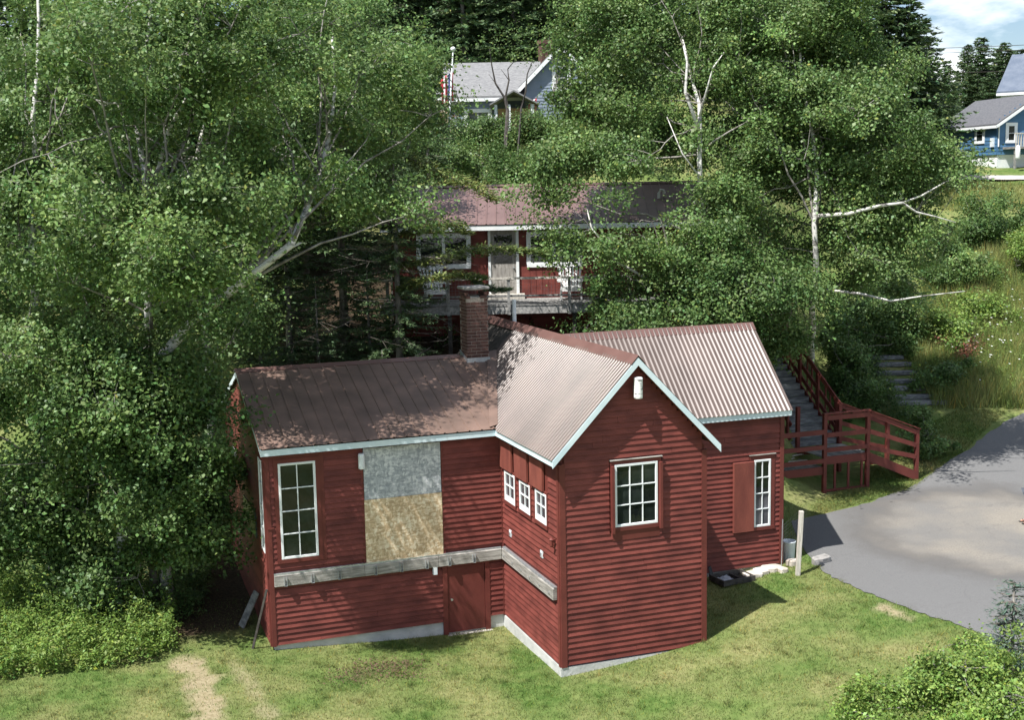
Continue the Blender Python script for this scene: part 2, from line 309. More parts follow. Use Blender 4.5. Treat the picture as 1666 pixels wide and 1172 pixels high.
def asphalt():
    m = bpy.data.materials.new('dusty_asphalt'); m.use_nodes = True; t = m.node_tree; l = t.links.new; b = t.nodes['Principled BSDF']; b.inputs['Roughness'].default_value = .92; b.inputs['Specular IOR Level'].default_value = .2
    g = N(t, 'ShaderNodeNewGeometry')
    def nz(sc, d, vec=None, ds=0):
        n = N(t, 'ShaderNodeTexNoise'); n.inputs['Scale'].default_value = sc; n.inputs['Detail'].default_value = d; n.inputs['Distortion'].default_value = ds; l(g.outputs['Position'], n.inputs['Vector']); return n.outputs['Fac']
    def ramp(f, *st):
        r = N(t, 'ShaderNodeValToRGB'); e = r.color_ramp.elements
        for i, (p_, c) in enumerate(st):
            k = e[i] if i < 2 else e.new(p_)
            k.position = p_; k.color = (*c, 1)
        l(f, r.inputs['Fac']); return r.outputs['Color']
    def mix(f, a, c):
        m2 = N(t, 'ShaderNodeMix', data_type='RGBA'); l(f, m2.inputs['Factor']); l(a, m2.inputs['A']); l(c, m2.inputs['B']); return m2.outputs['Result']
    tar = ramp(nz(60, 4), (.3, (.115, .115, .115)), (.7, (.185, .183, .18)))
    dust = ramp(nz(30, 6), (.3, (.205, .185, .155)), (.7, (.285, .258, .218)))
    # dried puddle rings: contours of a soft noise, only where the silt settled
    ring = ramp(nz(.55, 4), (.36, (.25, .25, .25)), (.62, (.9, .9, .9)))
    c = gpt(1640, 870); d = N(t, 'ShaderNodeVectorMath', operation='DISTANCE'); l(g.outputs['Position'], d.inputs[0]); d.inputs[1].default_value = (c.x, c.y, c.z)
    ad = N(t, 'ShaderNodeMath', operation='MULTIPLY_ADD'); l(nz(.9, 5), ad.inputs[0]); ad.inputs[1].default_value = 2.2; l(d.outputs['Value'], ad.inputs[2])
    mr = N(t, 'ShaderNodeMapRange'); l(ad.outputs[0], mr.inputs['Value']); mr.inputs['From Min'].default_value = 5.2; mr.inputs['From Max'].default_value = 3.9
    # darker damp tide line just inside the silt edge
    mk = N(t, 'ShaderNodeMath', operation='MULTIPLY'); l(mr.outputs[0], mk.inputs[0]); l(ring, mk.inputs[1])
    m2 = N(t, 'ShaderNodeMapRange'); l(ad.outputs[0], m2.inputs['Value']); m2.inputs['From Min'].default_value = 3.7; m2.inputs['From Max'].default_value = 6.2
    td = ramp(m2.outputs[0], (0.0, (0, 0, 0)), (1.0, (0, 0, 0)), (.38, (.75, .75, .75)), (.62, (.6, .6, .6)))
    st_ = N(t, 'ShaderNodeRGB'); st_.outputs[0].default_value = (.105, .098, .092, 1)
    base = mix(mk.outputs[0], mix(td, tar, st_.outputs[0]), dust)
    vo = N(t, 'ShaderNodeTexVoronoi', feature='DISTANCE_TO_EDGE'); vo.inputs['Scale'].default_value = .33; vw = N(t, 'ShaderNodeVectorMath', operation='MULTIPLY_ADD'); nw = N(t, 'ShaderNodeTexNoise'); nw.inputs['Scale'].default_value = 1.6; nw.inputs['Detail'].default_value = 6
    l(g.outputs['Position'], nw.inputs['Vector']); l(nw.outputs['Color'], vw.inputs[0]); vw.inputs[1].default_value = (.9, .9, .9); l(g.outputs['Position'], vw.inputs[2]); l(vw.outputs[0], vo.inputs['Vector'])
    ck = ramp(vo.outputs['Distance'], (0.0, (.28, .28, .28)), (.010, (0, 0, 0))); base = mix(ck, base, st_.outputs[0])
    fine = ramp(nz(26, 8), (.32, (.35, .35, .35)), (.46, (0, 0, 0))); base = mix(fine, base, st_.outputs[0])
    l(base, b.inputs['Base Color'])
    bp = N(t, 'ShaderNodeBump'); bp.inputs['Strength'].default_value = .6; bp.inputs['Distance'].default_value = .01; l(nz(90, 3), bp.inputs['Height']); l(bp.outputs[0], b.inputs['Normal'])
    return m
ASPH = asphalt()
near_e = [gpt(*q) for q in ((1312, 902), (1345, 935), (1400, 962), (1450, 984), (1500, 1003), (1545, 1015), (1600, 1035), (1700, 1075), (1900, 1150))]
far_e = [gpt(*q) for q in ((1285, 850), (1345, 838), (1420, 818), (1490, 790), (1545, 752), (1600, 712), (1666, 672), (1740, 640), (1900, 600))]
strip('driveway', near_e, far_e, 70, 50, ASPH, .02)
GRAV = mat('pale_gravel', (.36, .33, .30), (.52, .48, .44), rough=.95, scale=8, bump=.3)
strip('road', [gpt(q, 294) for q in (1540, 1600, 1666, 1760)], [gpt(q, 287) for q in (1540, 1600, 1666, 1760)], 20, 6, GRAV, .05)

# ================================================================ MAIN RED HOUSE
LL, HH, G, W, OV = 5.672, 4.485, 3.681, 3.5, .215
ZR, YL, ZL, YB, BB, ZRB, YRB, EBZ = 6.515, 3.41, 5.97, -.5, 3.98, 6.43, 1.25, 4.43
YBACK = 2*YL; YEND = 6.0
house = thing('red_house', (0, 0, -.3), 'dark red clapboard house with brown metal roofs and a front gable', 'house')
wF = Fr((-LL, 0, 0), (1, 0, 0), (0, -1, 0)); wGL = Fr((0, 0, 0), (0, -1, 0), (-1, 0, 0)); wGF = Fr((0, -G, 0), (1, 0, 0), (0, -1, 0))
wR = Fr((W, YB, 0), (1, 0, 0), (0, -1, 0)); wE = Fr((-LL, YBACK, 0), (0, -1, 0), (-1, 0, 0)); wGR = Fr((W, -G, 0), (0, 1, 0), (1, 0, 0)); wRE = Fr((W+BB, YB, 0), (0, 1, 0), (1, 0, 0))
# wall cores
t_ = .02
def core(pts, off, name): return MB().prism(pts, off).build(name, REDF, house)
sl = (ZL-HH-.19)/(YL+OV)
coreL = core([(-LL+t_, t_, 0), (-LL+t_, YBACK-t_, 0), (-LL+t_, YBACK-t_, HH+.05), (-LL+t_, YL, ZL-.12), (-LL+t_, t_, HH+.05)], (LL-2*t_+.6, 0, 0), 'wall')
coreG = core([(t_, -G+t_, 0), (W-t_, -G+t_, 0), (W-t_, -G+t_, HH+.1), (W/2, -G+t_, ZR), (t_, -G+t_, HH+.1)], (0, YEND+G-.1, 0), 'wall')
ybk = 2*YRB-YB
coreR = core([(W+BB-t_, YB+t_, .49), (W+BB-t_, ybk, .49), (W+BB-t_, ybk, EBZ+.1), (W+BB-t_, YRB, ZRB-.05), (W+BB-t_, YB+t_, EBZ+.1)], (-BB-1.5, 0, 0), 'wall')
# clapboards: one wedge mesh shared by all, scaled to length
EXPO = .1285
def wedge():
    mb = MB(); h = EXPO+.02
    mb.v = [(0, 0, 0), (1, 0, 0), (1, 0, h), (0, 0, h), (0, -.050, 0), (1, -.050, 0), (1, -.016, h), (0, -.016, h)]
    mb.f = [(0, 1, 2, 3), (4, 7, 6, 5), (0, 4, 5, 1), (3, 2, 6, 7), (0, 3, 7, 4), (1, 5, 6, 2)]
    return mb.mesh('siding_board', RED)
WEDGE = wedge(); NB = 0
def clad(core_o, w, u0, u1, ztop, holes=(), span=None, z0=0.0):
    global NB
    rz = math.atan2(w.U.y, w.U.x); k = 0; z = z0
    while z < ztop-.03:
        a, b = (span(z+EXPO*.6) if span else (u0, u1)); iv = [(a, b)]
        for (h0, h1, g0, g1) in holes:
            if z+EXPO > g0+.01 and z < g1-.01:
                nv = []
                for (p, q) in iv:
                    if h1 <= p or h0 >= q: nv.append((p, q)); continue
                    if h0-p > .02: nv.append((p, h0))
                    if q-h1 > .02: nv.append((h1, q))
                iv = nv
        cut = []
        for (p, q) in iv:
            if q-p > 2.2 and random.random() < .6: c_ = random.uniform(p+.6, q-.6); cut += [(p, c_-.002), (c_+.002, q)]
            else: cut.append((p, q))
        for (p, q) in cut:
            if q-p < .05: continue
            o = link('siding_board', WEDGE, core_o); P = w.p(p, z, -t_)
            o.location = P + Vector((0, 0, random.uniform(-.004, .004))); o.rotation_euler = (random.uniform(-.03, .03), random.uniform(-.0015, .0015), rz); o.scale = (q-p, 1, 1); NB += 1
        z += EXPO
DT = 0.034-.02                                          # how far boards stand proud of the wall line
# window / opening rectangles in wall coordinates (u0,u1,z0,z1)
WIN_L = (.30, 1.15, 2.02, 4.25); OSB_ = (2.27, 4.12, 1.66, 4.42); DOOR = (4.21, 5.16, -.30, 1.40)
clad(coreL, wF, .10, LL-.02, HH+.1, holes=[(.20, 1.34, 1.92, 4.6), (2.25, 4.14, 1.68, 4.6), (4.09, 5.28, -.4, 1.42), (0, 9, 1.385, 1.70)])
W3 = [(.26, .97, 2.92, 3.64), (1.29, 1.97, 2.94, 3.63), (2.32, 2.99, 2.96, 3.65)]
clad(coreG, wGL, .02, G-.10, HH, holes=[(a-.06, b+.06, c-.07, 4.6) for a, b, c, d in W3]+[(0, 9, 1.385, 1.70)])
WG = (1.27, 2.30, 2.96, 4.35)
gs_ = (ZR-HH)/(W/2+OV)
clad(coreG, wGF, .1, W-.1, ZR-.12, holes=[(1.15, 2.42, 2.86, 4.50)], span=lambda z: (max(.1, W/2-(ZR+.02-z)/gs_), min(W-.1, W/2+(ZR+.02-z)/gs_)))
WR_ = (3.11, 3.60, 1.545, 3.31); ZB = .5
clad(coreR, wR, .0, BB-.1, EBZ+.1, holes=[(2.97, 3.74, 1.46, 3.42)], z0=ZB)
clad(coreL, wE, .1, YBACK-.1, ZL-.15, holes=[(1.35, 2.3, 2.85, 3.75), (6.1, 6.75, 2.1, 4.4)], span=lambda z: (max(.1, YL-(ZL-.1-z)/sl), min(YBACK-.1, YL+(ZL-.1-z)/sl)))
clad(coreG, wGR, .1, G+YB, HH); clad(coreR, wRE, .1, ybk-YB-.1, ZRB-.2, z0=ZB, span=lambda z: (max(.1, (YRB-YB)-(ZRB-.15-z)/1.13), min(2*(YRB-YB)-.1, (YRB-YB)+(ZRB-.15-z)/1.13)))
# corner boards
def cboard(w, u, z0, z1, wd=.1, d=.037): return MB().wb(w, u-wd/2, u+wd/2, z0, z1, -.015, d).build('corner_board', REDF, house)
cboard(wF, .05, -.02, HH); cboard(wGL, G-.05, -.04, HH); cboard(wGF, .05+.0, -.04, HH, .13); cboard(wGF, W-.05, -.03, HH, .13); cboard(wR, BB-.05, ZB-.02, EBZ, .11)
cboard(wE, .05, 0, HH); cboard(wE, YBACK-.05, -.02, HH); cboard(wGR, .05, -.03, HH); cboard(wRE, .05, ZB-.02, EBZ); cboard(wF, LL-.03, -.03, HH, .05, .032)
# foundations
MB().box(-LL+.05, .3, .03, YBACK-.1, -1.2, -.02).build('foundation', CONC, house)
MB().box(-.03, W-.05, -G-.02, YEND-.2, -1.2, -.045).build('foundation', CONC, house)
MB().box(W-.4, W+BB-.03, YB+.02, ybk-.1, -1.2, ZB-.015).build('foundation', CONC, house)
# ---- roofs
CP, CK, CH = .130, (.0, .040, .070, .100), .025                    # trapezoid corrugation: period and knee positions
def corr(u):
    q = (u+1e-6) % CP
    return np.interp(q, [0, CK[1], CK[2], CK[3], CP], [0, 0, CH, CH, 0])
def ribs(u):   # wide flat pans with narrow ribs
    q = (u % .305); return .022 if .01 < q < .045 else 0.0
def panel(E0, a, b, u0, u1, kind, name, m, cuts=()):
    """E0 eave origin, a unit along eave, b full up-slope vector, from u0 to u1"""
    a = Vector(a); b = Vector(b); n = a.cross(b).normalized(); n = n if n.z > 0 else -n
    if kind == 'corr': us = sorted({u0, u1}|{round(k*CP+q, 5) for k in range(int(u0/CP)-1, int(u1/CP)+2) for q in CK if u0 < k*CP+q < u1})
    else:
        us = [u0]; k = math.floor(u0/.305)
        while k*.305 < u1:
            for q in (.0, .012, .043, .055):
                x = k*.305+q
                if u0+.002 < x < u1-.002: us.append(x)
            k += 1
        us.append(u1)
    bm = bmesh.new(); row = []
    for u in us:
        h = corr(u) if kind == 'corr' else ribs(u)
        P = Vector(E0)+a*u+n*h; row.append((bm.verts.new(P), bm.verts.new(P+b)))
    for (p, q), (r, s) in zip(row[:-1], row[1:]): bm.faces.new((p, r, s, q))
    for (co, no) in cuts:
        bmesh.ops.bisect_plane(bm, geom=bm.verts[:]+bm.edges[:]+bm.faces[:], plane_co=co, plane_no=no, clear_outer=True)
    if not bm.faces: bm.free(); return
    bmesh.ops.recalc_face_normals(bm, faces=bm.faces)
    me = bpy.data.meshes.new(name); bm.to_mesh(me); bm.free(); me.materials.append(m)
    o = link(name, me, None); so_ = o.modifiers.new('sheet', 'SOLIDIFY'); so_.thickness = .004; so_.offset = -1
    return o
def roof(rootpart, E0, a, b, length, kind, m, width, cuts=()):
    u = 0; i = 0
    while u < length-.01:
        o = panel(Vector(E0)+Vector((0, 0, .003*(i % 2))), a, b, u, min(u+width+.01, length), kind, 'roof_panel', m, cuts)
        if o is not None: adopt(o, rootpart)
        u += width; i += 1
ZE = HH+.19; ex = .05                                    # sheets overhang the fascia a little
gsl = (ZR+.19-ZE)/(W/2+OV)                               # gable roof slope
# valley between left wing front slope and gable west slope: z equal
xv = -OV+(ZL-ZE)/gsl
vdir = Vector((xv+OV, YL+OV, 0)); vn = Vector((vdir.y, -vdir.x, 0)).normalized()   # points to +x,-y (the gable side)
v2 = Vector((xv+OV, -(YL+OV), 0)); vn2 = Vector((v2.y, -v2.x, 0)).normalized()
deckL = MB().prism([(-LL-.08, -OV, ZE-.06), (-LL-.08, YL, ZL-.06), (-LL-.08, YBACK+OV, ZE-.06), (-LL-.08, YBACK+OV, ZE-.09), (-LL-.08, YL, ZL-.09), (-LL-.08, -OV, ZE-.09)], (LL+.08-OV, 0, 0)).build('roof', DARKW, house)
deckG = MB().prism([(-OV, -G-OV, ZE-.05), (W/2, -G-OV, ZR+.14), (W+OV, -G-OV, ZE-.05), (W+OV, -G-OV, ZE-.08), (W/2, -G-OV, ZR+.11), (-OV, -G-OV, ZE-.08)], (0, YEND+G+OV, 0)).build('roof', DARKW, house)
ZEB = EBZ+.19; bsl = (ZRB+.17-ZEB)/(YRB-YB+OV)
deckR = MB().prism([(W+BB+.08, YB-OV, ZEB-.05), (W+BB+.08, YRB, ZRB+.12), (W+BB+.08, ybk+OV, ZEB-.05), (W+BB+.08, ybk+OV, ZEB-.08), (W+BB+.08, YRB, ZRB+.09), (W+BB+.08, YB-OV, ZEB-.08)], (-BB-.4, 0, 0)).build('roof', DARKW, house)
fL = Vector((0, YL+OV+ex, ZL-ZE+ex*sl)); E = Vector((-LL-.12, -OV-ex, ZE-ex*sl))
roof(deckL, E, (1, 0, 0), fL, LL+.12+xv+.1, 'rib', ROOFL, .92, cuts=[(Vector((-OV, -OV, 0)), vn)])
Eb = Vector((-LL-.12, YBACK+OV+ex, ZE-ex*sl))
roof(deckL, Eb, (1, 0, 0), Vector((0, -(YL+OV+ex), ZL-ZE+ex*sl)), LL+.12+xv+.1, 'rib', ROOFL, .92, cuts=[(Vector((-OV, YBACK+OV, 0)), vn2)])
gx = ex*gsl
# west slope of the gable: runs from the front to YEND; below the valley it is cut away
CK, CH = (.0, .050, .066, .114), .0155
bW = Vector((W/2+OV+ex, 0, ZR+.19-ZE+gx)); EW = Vector((-OV-ex, -G-OV-.03, ZE-gx))
roof(deckG, EW, (0, 1, 0), bW, G+2*OV+YL-.18, 'corr', ROOF, .78, cuts=[(Vector((-OV, -OV, 0)), -vn)])
EW2 = EW+Vector((0, G+2*OV+YL-.18, 0))
roof(deckG, EW2, (0, 1, 0), bW, YEND-YL-.2, 'corr', ROOF, .78, cuts=[(Vector((-OV, YBACK+OV, 0)), -vn2)])
bE = Vector((-(W/2+OV+ex), 0, ZR+.19-ZE+gx)); EE = Vector((W+OV+ex, -G-OV-.03, ZE-gx))
# east slope, cut where the right wing meets it
xr = W/2; vr0 = Vector((W+OV+(ZE-ZEB)/gsl, YB-OV, 0)); vr1 = Vector((W/2+(ZR+.19-ZRB-.17)/gsl, YRB, 0)); vrd = vr1-vr0; vrn = Vector((vrd.y, -vrd.x, 0)).normalized()
if vrn.x < 0: vrn = -vrn                                  # points to +x (right wing side)
roof(deckG, EE, (0, 1, 0), bE, YEND+G+OV, 'corr', ROOF, .78, cuts=[])
by = ex*bsl; CK, CH = (.0, .040, .070, .100), .025
roof(deckR, Vector((W+BB+.12, YB-OV-ex, ZEB-by)), (-1, 0, 0), Vector((0, YRB-YB+OV+ex, ZRB+.17-ZEB+by)), BB+.12+W/2, 'corr', ROOF, .78, cuts=[(vr0, -vrn)])
roof(deckR, Vector((W+BB+.12, ybk+OV+ex, ZEB-by)), (-1, 0, 0), Vector((0, -(YRB-YB+OV+ex), ZRB+.17-ZEB+by)), BB+.12, 'corr', ROOF, .78)
# ridge caps
def cap(a, b, s1, s2, parent):   # s1,s2: down-slope vectors both sides
    a, b, s1, s2 = map(Vector, (a, b, s1, s2)); up = Vector((0, 0, .035)); mb = MB()
    k = [a+up, b+up, b+s1+Vector((0, 0, .02)), a+s1+Vector((0, 0, .02)), b+s2+Vector((0, 0, .02)), a+s2+Vector((0, 0, .02))]
    mb.v = [tuple(p) for p in k]; mb.f = [(0, 1, 2, 3), (0, 5, 4, 1)]
    o = mb.build('ridge_cap', RIDGE, parent); m2 = o.modifiers.new('sheet', 'SOLIDIFY'); m2.thickness = .012; m2.offset = -1; return o
c_ = .17
cap((-LL-.13, YL, ZL), (.02, YL, ZL), (0, -c_, -c_*sl), (0, c_, -c_*sl), deckL)
cap((W/2, -G-OV-.05, ZR+.19), (W/2, YEND, ZR+.19), (-c_, 0, -c_*gsl), (c_, 0, -c_*gsl), deckG)
cap((W+BB+.13, YRB, ZRB+.17), (W/2+.12, YRB, ZRB+.17), (0, -c_, -c_*bsl), (0, c_, -c_*bsl), deckR)
# valley flashing (dull brown strip along the valley)
def on_left(x, y): return ZE+sl*(y+OV)
va = Vector((-OV, -OV, ZE+.03)); vb_ = Vector((xv, YL, ZL+.03)); wv = Vector((-.20, 0, -.0)); wv2 = Vector((.05, 0, .05*gsl))
mb = MB(); mb.v = [tuple(va+Vector((-.16, 0, .005))), tuple(va+wv2), tuple(vb_+wv2), tuple(vb_+Vector((-.22, 0, .012)))]; mb.f = [(0, 1, 2, 3)]
o = mb.build('valley_flashing', ROOFL, deckL); m2 = o.modifiers.new('sheet', 'SOLIDIFY'); m2.thickness = .006
# fascias: along the eaves and up the gable rakes
FH = .17
def fascia(P): return MB().hexa(P).build('fascia_board', PALE, house)
fascia([(-LL-.1, -OV-.025, HH), (-OV-.002, -OV-.025, HH), (-OV-.002, -OV, HH), (-LL-.1, -OV, HH), (-LL-.1, -OV-.025, HH+FH-.03), (-OV-.002, -OV-.025, HH+FH-.03), (-OV-.002, -OV, HH+FH-.03), (-LL-.1, -OV, HH+FH-.03)])
fascia([(-OV-.025, -G-OV-.02, HH), (-OV, -G-OV-.02, HH), (-OV, -OV, HH), (-OV-.025, -OV-.026, HH), (-OV-.025, -G-OV-.02, HH+FH-.04), (-OV, -G-OV-.02, HH+FH-.04), (-OV, -OV, HH+FH-.04), (-OV-.025, -OV-.026, HH+FH-.04)])
def rake(sx):
    x0 = W/2 + sx*(W/2+OV+.03); y0 = -G-OV-.045; dz = FH*.98; lo = HH-.03*gsl
    P = [(x0, y0, lo), (W/2, y0, ZR-.0), (W/2, y0+.025, ZR-.0), (x0, y0+.025, lo)]
    return fascia([Vector(p) for p in P]+[Vector(p)+Vector((0, 0, dz)) for p in P])
rake(-1); rake(1)
fascia([(W+.2, YB-OV-.025, EBZ), (W+BB+.10, YB-OV-.025, EBZ), (W+BB+.10, YB-OV, EBZ), (W+.2, YB-OV, EBZ), (W+.2, YB-OV-.025, EBZ+FH-.03), (W+BB+.10, YB-OV-.025, EBZ+FH-.03), (W+BB+.10, YB-OV, EBZ+FH-.03), (W+.2, YB-OV, EBZ+FH-.03)])
for sg in (-1, 1):
    y0 = YL+sg*(YL+OV); P = [(-LL-.10, y0, HH+.02), (-LL-.10, YL, ZL-.17), (-LL-.075, YL, ZL-.17), (-LL-.075, y0, HH+.02)]
    fascia([Vector(p) for p in P]+[Vector(p)+Vector((0, 0, .14)) for p in P])
# soffits close the eaves
MB().box(-LL-.07, -OV, -OV+.004, .0, HH+.004, HH+.02).build('soffit', REDF, house)
MB().box(-OV+.004, 0, -G-OV+.01, -OV, HH+.006, HH+.02).build('soffit', REDF, house)
MB().box(W+.2, W+BB+.1, YB-OV+.004, YB, EBZ+.004, EBZ+.02).build('soffit', REDF, house)
for sx in (-1, 1):   # rake soffits under the projecting gable
    x0 = W/2 + sx*(W/2+OV); P = [(x0, -G-OV, HH+.03), (W/2, -G-OV, ZR+.02), (W/2, -G, ZR+.02), (x0, -G, HH+.03)]
    MB().hexa([Vector(p) for p in P]+[Vector(p)+Vector((0, 0, .03)) for p in P]).build('soffit', REDF, house)
# ---- windows
def window(w, r, cols, rows, gl=GLASS, trim=.1, hood=True, d=.05, fr=.055, parent=None, tm=None, fmat=WHITE, name='window', botrail=None, pair=None):
    u0, u1, z0, z1 = r; parent = parent or house; tm = tm or REDF
    f = MB(); br = botrail or fr
    f.wb(w, u0, u0+fr, z0, z1, d-.05, d); f.wb(w, u1-fr, u1, z0, z1, d-.05, d); f.wb(w, u0+fr, u1-fr, z1-fr, z1, d-.05, d); f.wb(w, u0+fr, u1-fr, z0, z0+br, d-.05, d)
    o = f.build(name, fmat, parent, bevel=.006)
    a0, a1, b0, b1 = u0+fr, u1-fr, z0+br, z1-fr; mt = .022
    for i in range(1, cols):
        u = a0+(a1-a0)*i/cols; MB().wb(w, u-mt/2, u+mt/2, b0, b1, d-.042, d-.006).build('muntin', fmat, o)
    for j in range(1, rows):
        z = b0+(b1-b0)*j/rows; MB().wb(w, a0, a1, z-mt/2, z+mt/2, d-.041, d-.004).build('muntin', fmat, o)
    for i in range(cols):
        for j in range(rows):
            g2 = gl[1] if isinstance(gl, tuple) and j < rows//2 else (gl[0] if isinstance(gl, tuple) else gl)
            p = MB().wb(w, a0+(a1-a0)*i/cols, a0+(a1-a0)*(i+1)/cols, b0+(b1-b0)*j/rows, b0+(b1-b0)*(j+1)/rows, d-.036, d-.030).build('pane', g2, o)
    if trim:
        tb = MB(); tb.wb(w, u0-trim, u0, z0, z1, -.018, d-.012); tb.wb(w, u1, u1+trim, z0-.02, z1, -.018, d-.012); tb.wb(w, u0-trim, u1+trim, z1, z1+trim, -.018, d-.010)
        tb.build('window_trim', tm, o)
        MB().wb(w, u0-trim, u1+trim, z0-.09, z0, -.018, d+.005).build('sill', tm, o)
        if hood: MB().wb(w, u0-trim-.02, u1+trim+.02, z1+trim, z1+trim+.018, -.018, d+.02).build('drip_cap', LEDG, o)
    return o
window(wF, WIN_L, 2, 4, hood=False, trim=.1)
MB().wb(wF, .20, 1.34, 4.25+.1, HH, -.018, .026).build('window_header', REDF, house); MB().wb(wF, 1.25, 1.34, 1.9, 4.35, -.018, .0255).build('window_header', REDF, house)
window(wGF, WG, 3, 3, trim=.09)
MB().wb(wGF, WG[0]-.09, WG[0]-.03, WG[2]-.12, WG[3]-.02, .04, .12).build('shutter_channel', REDF, house)
MB().wb(wGF, WG[1]+.03, WG[1]+.09, WG[2]-.12, WG[3]-.02, .04, .12).build('shutter_channel', REDF, house)
MB().wb(wGF, WG[0]-.05, WG[1]+.05, WG[2]-.30, WG[2]-.09, -.018, .03).build('apron_board', REDF, house)
window(wR, WR_, 2, 4, gl=(GLASS, GLASSB), trim=.12)
MB().wb(wR, 2.50, 3.09, 1.47, 3.29, .02, .10).build('shutter', REDW, house, bevel=.005)
for (a, b, c, d) in W3:
    window(wGL, (a, b, c, d), 2, 2, gl=GLASSB, trim=.06, hood=False, botrail=.13)
for (a, b, c) in ((.08, .84, 3.69), (1.07, 1.88, 3.68), (2.08, 2.86, 3.70)):
    MB().wb(wGL, a, b, c, 4.36, .03, .09).build('shutter', REDW, house, bevel=.005)
MB().wb(wGL, .02, 3.1, 3.62, 4.48, -.018, .006).build('shutter_backing', REDF, house)
window(wE, (1.45, 2.2, 2.92, 3.68), 2, 2, trim=.08, hood=False)
window(wE, (6.18, 6.66, 2.15, 4.32), 1, 4, trim=.06, hood=False)
# ---- strand board over the closed opening
MB().wb(wF, OSB_[0], OSB_[1], 3.205, OSB_[3], -.018, .030).build('strand_board', OSBG, house)['label'] = 'weathered grey upper strand board'
MB().wb(wF, OSB_[0]-.01, OSB_[1]+.01, OSB_[2], 3.20, -.018, .034).build('strand_board', OSBY, house)['label'] = 'fresh yellow lower strand board'
MB().wb(wF, 2.20, 2.26, 1.68, HH, -.018, .02).build('jamb_board', REDF, house); MB().wb(wF, 4.135, 4.19, 1.68, HH, -.018, .02).build('jamb_board', REDF, house)
# ---- deck ledger with joist hangers
for (w, a, b) in ((wF, .10, 2.2), (wF, 2.2, 4.0), (wF, 4.0, LL-.09), (wGL, .02, 1.8), (wGL, 1.8, 3.42)):
    lo = MB().wb(w, a+.003, b-.003, 1.40, 1.66, -.018, .085).build('ledger_board', LEDG, house, bevel=.008)
    MB().wb(w, a, b, 1.664, 1.70, -.018, .055).build('flashing', GALV, lo)
    if w is wF:
        u = a+.25
        while u < b-.1:
            h = MB(); h.wb(w, u-.035, u-.03, 1.42, 1.62, .086, .15); h.wb(w, u+.03, u+.035, 1.42, 1.62, .086, .15); h.wb(w, u-.035, u+.035, 1.415, 1.42, .086, .15)
            h.build('joist_hanger', GALV, lo); u += .62
    else:
        for u in np.arange(a+.2, b-.1, .6): MB().wb(w, u-.015, u+.015, 1.50, 1.53, .086, .11).build('bolt', GALV, lo)
# ---- basement door
fr_ = MB(); fr_.wb(wF, 4.09, 4.21, -.33, 1.40, -.018, .035); fr_.wb(wF, 5.16, 5.28, -.33, 1.40, -.018, .035); fr_.wb(wF, 4.21, 5.16, 1.34, 1.395, -.018, .033); fo = fr_.build('door_frame', REDF, house)
dr = MB().wb(wF, 4.22, 5.15, -.29, 1.33, -.018, .012).build('door', REDF, house)
MB().tube([wF.p(4.30, .54, .01), wF.p(4.30, .54, .05), wF.p(4.30, .54, .07)], [.018, .018, .03], 10).build('door_knob', GALV, dr)
MB().wb(wF, 4.06, 5.30, -.37, -.335, -.018, .12).build('door_sill', POSTW, fo)
# ---- lights, vents and boxes on the walls
def wlight(w, u, z, r, h, nm):
    c = w.p(u, z, r+.03); o = MB().lathe(c, [(r*.92, 0), (r, .03), (r, h-.04), (r*.8, h)], 18).build(nm, WHITE, house, smooth=False)
    MB().wb(w, u-.05, u+.05, z+.05, z+h-.05, 0, .035).build('mounting_plate', GALV, o); return o
wlight(wF, 2.21, 3.97, .075, .36, 'wall_light')
BARK = mat('birch_bark_sleeve', (.10, .09, .08), (.78, .77, .74), rough=.8, scale=9, stretch=(1, 1, 2), lo=.32, hi=.46)
def bark_light():
    c = wGF.p(W/2+.02, 5.80, .20); o = MB().lathe(c, [(.09, 0), (.095, .03), (.095, .40), (.085, .42)], 20).build('wall_light', BARK, house)
    MB().lathe(c+Vector((0, 0, .42)), [(.10, 0), (.085, .03), (.03, .04)], 20).build('lamp_cap', WHITE, o); MB().wb(wGF, W/2-.02, W/2+.06, 5.9, 6.1, .0, .15).build('bracket', GALV, o)
bark_light()
MB().wb(wF, 3.85, 3.95, 1.22, 1.40, .02, .09).build('junction_box', PLAS, house)
for (u, z) in ((.56, 2.16), (2.62, 2.22)):
    o = MB().wb(wGL, u-.07, u+.07, z-.08, z+.08, 0, .035).build('outlet_box', PLAS, house); MB().wb(wGL, u-.04, u+.04, z-.06, z+.03, .036, .05).build('outlet_cover', GALV, o)
o = MB().lathe(wGL.p(3.45, 2.62, .11), [(.03, 0), (.045, .03), (.045, .14), (.06, .16), (.02, .2)], 12).build('wall_lantern', REDF, house); MB().wb(wGL, 3.42, 3.48, 2.74, 2.79, .0, .1).build('lantern_arm', REDF, o)
MB().wb(wF, .01, .15, 2.75, 2.79, .02, .05).build('hook', REDF, house)
